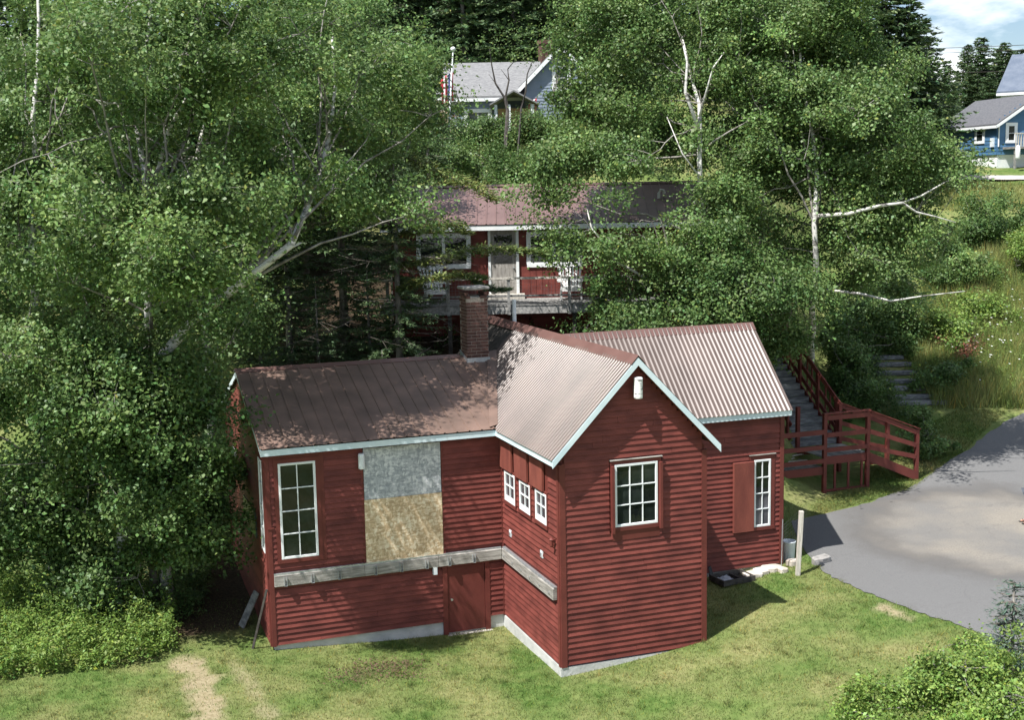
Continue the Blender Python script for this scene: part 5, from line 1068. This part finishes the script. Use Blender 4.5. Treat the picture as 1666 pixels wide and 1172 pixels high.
def spruce_meshes(h, Rm, seed, n_wh, m=NEED, base=.10, tw=5, qs=1.0, asym=None, wr=.24):
    global NQ
    R_, C_, T_, L_, N_, br = spruce_arrays(h, Rm, seed, n_wh, base, tw, qs, asym)
    V = leaf_quads(C_, N_, L_, wr, R_, fold=-.05, tdir=T_); NQ += len(V)//4
    tr = MB().tube([(0, 0, -.4), (0.02, 0, h*.5), (0, 0, h)], [.022*h*.6+.03, .012*h*.6+.02, .012], 7); bm_ = MB()
    for a, b, c in br[::2]: bm_.tube([a, b, c], [.018, .012, .004], 3, cap=False)
    tm = tr.mesh('trunk', GREYB, True); cm = npmesh('crown', V, 4, m, tint_cols(len(C_), R_, .4, .02)); bmm = bm_.mesh('branches', DEADW)
    return tm, bmm, cm
def put_spruce(ms, P, sc, rz, label, group=None, name='spruce_tree', sq=1.0):
    o = thing(name, P, label, 'tree', group)
    for nm, me_ in zip(('trunk', 'branches', 'crown'), ms):
        c = bpy.data.objects.new(nm, me_); COL.objects.link(c); c.parent = o
        if nm == 'branches': c['kind'] = 'stuff'
    o.rotation_euler = (0, 0, rz); o.scale = (sc*sq, sc*sq, sc); return o
FARS = [spruce_meshes(10, 2.3+.3*i, 50+i, 34, qs=1.5, tw=8, wr=.40) for i in range(4)]
k = 0
def far_row(lst, label, group):
    global k
    for (x, s, hgt) in lst:
        P = gs(x, s); R2 = random.Random(k*7+3); put_spruce(FARS[k % 4], P, hgt/10, R2.uniform(0, 6.28), (label if isinstance(label, str) else label.pop(0)), group, sq=R2.uniform(.9, 1.15)*(1.25 if hgt < 10 else 1)); k += 1
far_row([(x+random.uniform(-14, 14), s+random.uniform(-2, 2), h) for x, s, h in ((560, 80, 13), (600, 84, 15), (640, 78, 13), (668, 88, 17), (700, 79, 13), (735, 84, 15), (770, 78, 12.5), (800, 86, 16), (835, 79, 13), (870, 84, 15), (905, 80, 14), (940, 86, 16), (980, 82, 14), (1020, 86, 16), (1080, 84, 15), (1140, 86, 16))], 'dark spruce in the wood rising behind the grey house', 'spruces behind the grey house')
far_row([(x, s, h) for x, s, h in ((590, 98, 18), (650, 100, 19), (715, 97, 18), (780, 100, 19), (850, 99, 18), (920, 101, 19), (990, 98, 18))], 'spruce at the top of the wood behind the grey house', 'spruces behind the grey house')
far_row([(x, s, h) for x, s, h in ((20, 48, 13), (90, 52, 14), (180, 47, 13), (270, 50, 14), (350, 46, 12), (430, 50, 14), (500, 47, 12), (550, 56, 14), (-60, 50, 14), (140, 42, 9), (320, 41, 9))], 'dark spruce glimpsed through gaps behind the left birches', 'spruces behind the left birches')
def tops(lst): return [(x, s, atd(x, y, s).z-gs(x, s).z) for (x, y, s) in lst]
far_row(tops([(1490, 38, 70), (1472, 0, 66), (1508, 110, 74)]), ['slim spruce with pointed top against the sky, right of the birches', 'tall spruce rising just behind the right edge of the birch crowns', 'short spruce lowest in the notch of sky right of the birches'], 'spruces beside the right birches')
far_row(tops([(1180, -60, 76), (1240, -40, 70), (1300, -60, 78), (1350, -30, 68), (1400, -50, 74), (1435, -10, 66)]), 'dark spruce hidden behind the right birch crowns', 'spruces behind the right birches')
far_row(tops([(1520, 138, 128), (1535, 102, 122), (1550, 118, 124), (1566, 78, 120), (1588, 66, 118), (1600, 98, 121), (1614, 84, 124), (1628, 74, 117), (1642, 86, 121), (1655, 84, 118), (1672, 76, 122), (1575, 112, 115), (1605, 120, 112), (1640, 112, 112), (1545, 140, 112), (1690, 70, 119)]), 'dark spruce in the far wood behind the blue house', 'spruces behind the blue house')
S1 = spruce_meshes(10.5, 2.6, 70, 36, m=NEED, base=.12, tw=8, qs=.75, wr=.26)
put_spruce(S1, gs(648, 36.2), 1.0, .4, 'dark spruce at the left end of the red cottage')
S2 = spruce_meshes(12, 2.8, 71, 38, m=NEED, base=.10, tw=7, qs=.85, wr=.26)
put_spruce(S2, gs(560, 37.5), 1.0, 1.4, 'dark spruce behind the house ridge, with bare lower branches')
put_spruce(S2, gs(470, 36.5), .85, 3.1, 'dark spruce deep in shade behind the leaning birch')
put_spruce(S1, gs(600, 36.4), .62, 4.1, 'shorter dark spruce close behind the house ridge')
put_spruce(S2, gs(515, 35.6), .55, 5.0, 'small dark spruce left of the chimney, deep in shade')
put_spruce(S1, gs(420, 34.5), .7, 1.0, 'dark spruce behind the left end of the house roof')
for (x, s, sc, rz, lb) in ((470, 34.4, .42, .5, 'low spruce sapling behind the left ridge, nearest the birch'), (545, 34.6, .40, 2.0, 'low spruce sapling behind the middle of the left ridge'), (620, 34.8, .42, 3.7, 'low spruce sapling behind the left ridge, left of the chimney'), (690, 35.2, .36, 5.2, 'low spruce sapling just left of the brick chimney')):
    put_spruce(S2, gs(x, s), sc, rz, lb, sq=1.5)
put_spruce(S1, gs(705, 49), .75, 2.2, 'spruce standing below the flagpole')
def spray(label, pts, w, seed, m=NEEDY, dens=1.0):       # long spruce bough reaching into the gap
    global NQ
    R_ = np.random.default_rng(seed); P = np.array([tuple(p) for p in pts]); d = np.r_[0, np.cumsum(np.linalg.norm(np.diff(P, axis=0), axis=1))]; n = int(d[-1]*700*dens)
    q = R_.random(n)*d[-1]; C_ = np.stack([np.interp(q, d, P[:, i]) for i in range(3)], 1); fr = (q/d[-1])
    wd2 = w*(.35+.65*np.sin(np.pi*np.clip(fr*.9+.08, 0, 1)))
    off = R_.normal(size=(n, 3))*np.array([.55, .55, .22])*wd2[:, None]; T_ = off+np.array(AX)*.1+R_.normal(size=(n, 3))*.06
    V = leaf_quads(C_+off-np.array([0, 0, .04]), np.array([0, 0, 1])+R_.normal(size=(n, 3))*.4, R_.uniform(.09, .2, n), .26, R_, fold=-.05, tdir=T_); NQ += n
    o = thing('spruce_bough', pts[0], label, 'bough'); link('needles', npmesh('needles', V, 4, m, tint_cols(n, R_, .4, .05)), o)
    MB().tube(pts, np.linspace(.03, .006, len(pts)), 5).build('branch', DEADW, o); return o
spray('long yellow-green spruce bough reaching across the cottage door', tp((648, 430, 36.2), (700, 425, 36), (760, 405, 35.8), (820, 403, 35.7), (885, 410, 35.7)), .42, 81)
spray('yellow-green spruce bough hanging over the left cottage window', tp((648, 380, 36.2), (690, 370, 36), (730, 362, 35.9), (762, 378, 35.8)), .42, 82)
spray('spruce bough hanging in front of the cottage eave', tp((655, 250, 36.4), (720, 285, 36.4), (770, 300, 36.2), (810, 325, 36)), .45, 83)
spray('low spruce bough beside the brick chimney', tp((648, 470, 36.2), (690, 452, 35.8), (740, 445, 35.5), (790, 450, 35.4)), .36, 84)
spray('short dark spruce bough right of the chimney top', tp((770, 455, 35.6), (800, 470, 35.3), (830, 468, 35.2)), .22, 85, NEED)
# dead twigs in the dark behind the ridge
dt = MB(); R_ = np.random.default_rng(90)
for i in range(60):
    a = np.array(atd(R_.uniform(470, 740), R_.uniform(400, 570), R_.uniform(34.6, 37.5))); az = R_.random()*6.28; ln = R_.uniform(.5, 1.5); dxy = np.array([math.cos(az), math.sin(az), R_.uniform(-.35, .1)])
    b = a+dxy*ln; P = bez(a, (a+b)/2+R_.normal(size=3)*.1, b, 5); dt.tube(P, np.linspace(.016, .004, 5), 3, cap=False)
    for j in (1, 2, 3): c = P[j]+R_.normal(size=3)*np.array([.3, .3, .15]); dt.tube([P[j], c], [.007, .003], 3, cap=False)
tag(dt.build('dead_twigs', DEADW), 'tangle of dead spruce twigs in the dark above the left roof', 'twigs', kind='stuff')
# ---- shrubs on the slopes
def shrub(label, blobs, ncl, per, seed, base, m=LEAFD, size=.10, sig=.22, nm='shrub', wr=.72): return tree(label, 'shrub', [base, base+Vector((0, 0, .5)), Vector(tuple(blobs[0][0]))], blobs, ncl, per, seed, leafm=m, barkm=GREYB, r0=.04, size=size, sig=sig, nl=8, name=nm, start=.1, shell=.3, wr=wr)
def gshrub(label, spots, ncl, per, seed, **kw):             # spots: (image column, image row of the foot, half width, height in px, depth m)
    bl = []; b0_ = None
    for (x, y, rx, hp, rd) in spots:
        p = gpt(x, y); s = (p-CAM).dot(fw); b0_ = b0_ or p; r = hp/F*s/2
        bl.append((np.array([p.x, p.y, p.z+r*.95]), rx/F*s, rd, r))
    return shrub(label, bl, ncl, per, seed, b0_, **kw)
gshrub('green shrub behind the cottage roof, below the flagpole', [(750, 298, 55, 75, 1.2), (800, 300, 45, 50, 1.0)], 70, 180, 101)
gshrub('pale green shrub in front of the grey house porch', [(850, 245, 55, 55, 1.2), (900, 250, 45, 75, 1.2)], 70, 170, 102, m=LEAF)
gshrub('broad leafy bush right of the grey house porch', [(960, 270, 60, 110, 1.4), (1020, 280, 60, 110, 1.4)], 90, 160, 115, m=LEAF)
gshrub('row bush on the bank directly behind the cottage ridge', [(830, 285, 60, 70, 1.2), (880, 290, 50, 60, 1.2), (720, 270, 45, 60, 1.0)], 90, 160, 116)
gshrub('rusty brown bush on the bank beside the flagpole', [(705, 215, 35, 40, .8)], 30, 120, 117, m=mat('tan_leaf', (.20, .12, .06), (.30, .19, .10), attr='tint'), size=.09)
gshrub('low shrub under the grey house window', [(790, 225, 45, 32, 1.0), (740, 235, 40, 35, 1.0)], 45, 170, 103)
gshrub('leafy bush between the red stairs and the timber steps', [(1385, 652, 26, 75, .7), (1370, 620, 30, 75, .7), (1405, 680, 22, 60, .5)], 70, 200, 104, sig=.16)
gshrub('round bush beside the foot of the red stairs', [(1514, 742, 15, 62, .4), (1500, 715, 15, 50, .4)], 30, 170, 105, m=LEAF, size=.10, sig=.13)
gshrub('dark bush above the timber steps', [(1470, 575, 40, 80, .9), (1400, 590, 35, 90, .9)], 70, 200, 106)
gshrub('leafy bush on the bank beside the birch trunk', [(1400, 560, 45, 95, 1.0), (1450, 530, 40, 80, 1.0)], 80, 200, 114)
gshrub('shrub on the slope below the gravel road', [(1590, 400, 50, 85, 1.4), (1640, 385, 40, 80, 1.3)], 90, 200, 107)
gshrub('large green shrub right of the birch trunk', [(1520, 470, 50, 120, 1.3), (1570, 470, 45, 80, 1.2), (1470, 480, 35, 110, 1.2)], 110, 200, 108, m=LEAF)
gshrub('shrub at the right edge below the field', [(1655, 455, 32, 80, 1.0), (1690, 440, 36, 80, 1.0)], 55, 190, 109, m=LEAFY)
gshrub('yellow-green shrub in the tall grass', [(1600, 535, 38, 50, .8), (1550, 565, 32, 50, .8)], 60, 180, 110, m=LEAFY)
gshrub('dark green shrub at the edge of the tall grass', [(1535, 640, 26, 55, .6)], 30, 200, 111, sig=.16)
gshrub('reddish dead shrub in the tall grass', [(1575, 590, 24, 40, .5)], 18, 110, 112, m=mat('rusty_leaf', (.12, .035, .025), (.20, .07, .04), attr='tint'), size=.07, sig=.16)
shrub('large lime-green bush at the bottom right corner', [blob(1480, 1135, 21.6, 80, 45, .8), blob(1560, 1095, 21.6, 85, 55, .9), blob(1640, 1075, 21.8, 70, 55, .8), blob(1600, 1160, 21, 110, 60, .9), blob(1430, 1165, 21.2, 60, 35, .6), blob(1690, 1130, 21.4, 70, 80, .9)], 230, 150, 113, gs(1570, 21.5), m=LEAFY, size=.066, sig=.13, nm='lime_bush', wr=.6)
S3 = spruce_meshes(2.4, .75, 75, 16, m=mat('blue_green_needles', (.06, .10, .075), (.10, .15, .11), attr='tint', trans=.1), base=.06, tw=8, qs=.45, wr=.2)
p = gs(1672, 21.9); put_spruce(S3, p, (atd(1662, 975, 21.9).z-p.z)/2.4, .3, 'tip of a small blue-green spruce at the right edge', name='small_spruce')
# bare young tree in front of the grey house
bt = thing('bare_tree', gs(826, 57.5), 'thin dark forked tree in front of the grey house', 'tree')
s_ = 57.5
MB().tube([gs(826, s_)-Vector((0, 0, .2))]+tp((826, 180, s_), (822, 160, s_)), [.10, .09, .08], 6).build('trunk', DARKW, bt)
for pts, r in ((((822, 160, s_), (806, 135, s_), (800, 105, s_), (796, 75, s_)), .06), (((822, 160, s_), (828, 130, s_), (826, 112, s_), (840, 95, s_)), .05), (((828, 130, s_), (815, 112, s_)), .025), (((806, 135, s_), (795, 120, s_)), .02)):
    MB().tube(tp(*pts), np.linspace(r, r*.35, len(pts)), 5).build('limb', DARKW, bt)
bt2 = thing('bare_tree', gs(846, 57), 'thinner leaning bare tree beside the grey house porch', 'tree')
MB().tube([gs(846, 57)]+tp((848, 175, 57), (855, 150, 57), (858, 120, 57), (868, 95, 57)), [.06, .05, .045, .03, .015], 5).build('trunk', DARKW, bt2)
V, c = foliage(np.array([tuple(atd(x, y, 57.3)) for x, y in ((800, 80), (790, 65), (815, 70), (835, 90), (860, 100), (845, 60), (870, 85), (825, 50))]), np.array([tuple(atd(825, 120, 57.3))]), 60, np.random.default_rng(5), .11, .35)
link('crown', npmesh('crown', V, 4, LEAF, c), bt)
# ---- weeds, tall grass, lawn blades
def inpoly(X, Y, P):
    ins = np.zeros(len(X), bool); n = len(P)
    for i in range(n):
        x1, y1 = P[i][:2]; x2, y2 = P[(i+1) % n][:2]; c_ = ((y1 > Y) != (y2 > Y)) & (X < (x2-x1)*(Y-y1)/(y2-y1+1e-12)+x1); ins ^= c_
    return ins
def px_area(poly, n, R_):                                # ground positions inside an outline traced on the ground
    W_ = [gpt(*q) for q in poly]; xs_ = [p.x for p in W_]; ys_ = [p.y for p in W_]; X = R_.uniform(min(xs_), max(xs_), n*4); Y = R_.uniform(min(ys_), max(ys_), n*4); m_ = inpoly(X, Y, W_); return X[m_][:n], Y[m_][:n]
def weeds(name, label, poly, n, hmin, hmax, m, seed, size=.085, per=26):  # leafy stalks
    global NQ
    R_ = np.random.default_rng(seed); X, Y = px_area(poly, n, R_); n = len(X); Z = H(X, Y); hh = R_.uniform(hmin, hmax, n)*(.75+.6*wob(X, Y, 2.4, seed))
    kk = np.repeat(np.arange(n), per); t = R_.random(len(kk))**.7; lean = R_.normal(size=(n, 2))*.15
    P = np.stack([X[kk]+lean[kk, 0]*t+R_.normal(size=len(kk))*.06, Y[kk]+lean[kk, 1]*t+R_.normal(size=len(kk))*.06, Z[kk]+t*hh[kk]], 1)
    nr = R_.normal(size=P.shape)*.55+np.array([0, 0, 1.]); V = leaf_quads(P, nr, size*np.exp(R_.normal(size=len(P))*.25)*(1.1-.4*t), .42, R_); NQ += len(P)
    tag(link(name, npmesh(name, V, 4, m, tint_cols(len(P), R_))), label, 'weeds', kind='stuff')
weeds('weed_bed', 'bed of bright green leafy weeds at the bottom left', [(-40, 1120), (60, 1105), (150, 1095), (235, 1085), (285, 1060), (285, 1020), (240, 985), (120, 960), (-40, 960)], 1150, .35, 1.35, LEAFY, 201, size=.105, per=34)
weeds('shade_weeds', 'darker weeds under the left alders', [(240, 985), (290, 1025), (330, 1000), (345, 940), (290, 900), (200, 900), (60, 900), (-40, 900), (-40, 965), (120, 960)], 900, .5, 1.1, LEAFD, 202)
weeds('bank_weeds', 'leafy weeds on the bank right of the timber steps', [(1500, 640), (1560, 660), (1666, 640), (1720, 560), (1666, 430), (1580, 440), (1480, 500), (1450, 560)], 2000, .35, .85, LEAFY, 203, size=.10, per=22)
weeds('stair_weeds', 'weeds growing between the red stairs and the timber steps', [(1380, 690), (1430, 690), (1490, 690), (1440, 620), (1420, 575), (1370, 560), (1350, 620)], 500, .4, .9, LEAFD, 204, size=.1)
weeds('deck_weeds', 'weeds in the shade below the cottage deck', [(640, 600), (1000, 560), (1300, 600), (1300, 520), (1000, 500), (640, 520)], 700, .3, .8, LEAFD, 205, size=.1)
BLADE = lawn_mat('grass_blade', True)
def blades(name, label, X, Y, h0, h1, w, m, seed, lean=.5, kind='stuff', tint=(1, 1, 1)):
    R_ = np.random.default_rng(seed); n = len(X); Z = H(X, Y)-.005; hh = R_.uniform(h0, h1, n); az = R_.random(n)*6.28; dx, dy = np.cos(az)*w, np.sin(az)*w
    lx, ly = R_.normal(size=n)*lean*hh, R_.normal(size=n)*lean*hh; V = np.empty((n, 3, 3)); V[:, 0] = np.stack([X-dx, Y-dy, Z], 1); V[:, 1] = np.stack([X+dx, Y+dy, Z], 1); V[:, 2] = np.stack([X+lx, Y+ly, Z+hh], 1)
    tag(link(name, npmesh(name, V.reshape(-1, 3), 3, m, tint_cols(n, R_, .35, .08)*np.array(tint))), label, 'grass', kind=kind)
R_ = np.random.default_rng(300); n = 400000
X = R_.uniform(-13, 13, n); Y = R_.uniform(-10.5, 3.5, n)
DRV = near_e+far_e[::-1]
ok = ~inpoly(X+R_.normal(size=n)*.07, Y+R_.normal(size=n)*.07, DRV) & ~((X > -LL-.02) & (X < .3) & (Y > -.0)) & ~((X > -.04) & (X < W) & (Y > -G-.02)) & ~((X > W-.1) & (X < W+BB) & (Y > YB))
s = (X-CAM.x)*SY + (Y-CAM.y)*CY; t = (X-CAM.x)*CY - (Y-CAM.y)*SY; ok &= (np.abs(t/s) < .44) & (s > 20.5)
sa, li = masks(X, Y); ok &= R_.random(n) > np.maximum(sa*.95, li*.8)
ok &= R_.random(n) < .75+.35*wob(X, Y, 2.3, 1)
blades('lawn_grass', 'short mown grass with dry patches around the red house', X[ok], Y[ok], .02, .07, .007, BLADE, 301)
Rt = np.random.default_rng(310); tx = Rt.uniform(-12, 12, 900); ty = Rt.uniform(-10, 0, 900); kt = np.repeat(np.arange(900), 26); X2 = tx[kt]+Rt.normal(size=len(kt))*.06; Y2 = ty[kt]+Rt.normal(size=len(kt))*.06
ok2 = ~inpoly(X2, Y2, DRV) & ~((X2 > -LL-.02) & (X2 < .3) & (Y2 > -.05)) & ~((X2 > -.06) & (X2 < W+.03) & (Y2 > -G-.05)) & ~((X2 > W-.1) & (X2 < W+BB) & (Y2 > YB-.05)); sa, li = masks(X2, Y2); ok2 &= sa+li < .3
blades('grass_tufts', 'longer grass tufts scattered over the lawn', X2[ok2], Y2[ok2], .06, .14, .006, BLADE, 311, lean=.7)
X, Y = px_area([(1320, 842), (1480, 800), (1540, 755), (1600, 705), (1640, 672), (1560, 668), (1500, 700), (1420, 770), (1330, 815)], 22000, R_)
blades('verge_grass', 'grass verge between the red stairs and the drive', X, Y, .03, .10, .008, BLADE, 302)
TALLG = mat('tall_grass_blade', (.14, .195, .050), (.29, .30, .11), rough=.8, scale=.9, attr='tint', trans=.3, lo=.35, hi=.7)
X, Y = px_area([(1520, 668), (1600, 665), (1666, 668), (1760, 640), (1760, 400), (1600, 420), (1500, 480), (1490, 600)], 42000, R_)
blades('tall_grass', 'tall pale meadow grass on the bank above the drive', X, Y, .35, .95, .012, TALLG, 303, lean=.28)
X, Y = px_area([(1530, 345), (1640, 345), (1760, 345), (1760, 300), (1530, 300)], 9000, R_)
blades('dry_field', 'dry grass field below the gravel road', X, Y, .1, .35, .015, TALLG, 304, lean=.4)
n = 70; R_ = np.random.default_rng(305); X, Y = px_area([(1540, 650), (1660, 640), (1700, 480), (1560, 520)], n, R_)
V = leaf_quads(np.stack([X, Y, H(X, Y)+R_.uniform(.5, .9, len(X))], 1), np.array([[0, -.3, 1.]]).repeat(len(X), 0), np.full(len(X), .09), .9, R_, fold=0)
tag(link('wild_flowers', npmesh('wild_flowers', V, 4, mat('flower_white', (.7, .7, .66)))), 'scattered white umbel flowers in the tall grass', 'flowers', kind='stuff')
R_ = np.random.default_rng(306); n = 2600; q = R_.integers(0, len(LEAFP), n); X = np.array([LEAFP[i][0] for i in q])+R_.normal(size=n)*.38; Y = np.array([LEAFP[i][1] for i in q])+R_.normal(size=n)*.28; sel = Y < -.08; X, Y = X[sel], Y[sel]
V = leaf_quads(np.stack([X, Y, H(X, Y)+.05], 1), np.array([0, 0, 1.])+R_.normal(size=(len(X), 3))*.4, R_.uniform(.03, .07, len(X)), .6, R_)
tag(link('fallen_leaves', npmesh('fallen_leaves', V[:len(V)//4*4//3//4*4], 4, mat('brown_leaf', (.07, .042, .024), (.13, .08, .045), scale=20))), 'scatter of brown dead leaves on the lawn', 'leaves', kind='stuff')
print('leaf quads', NQ)
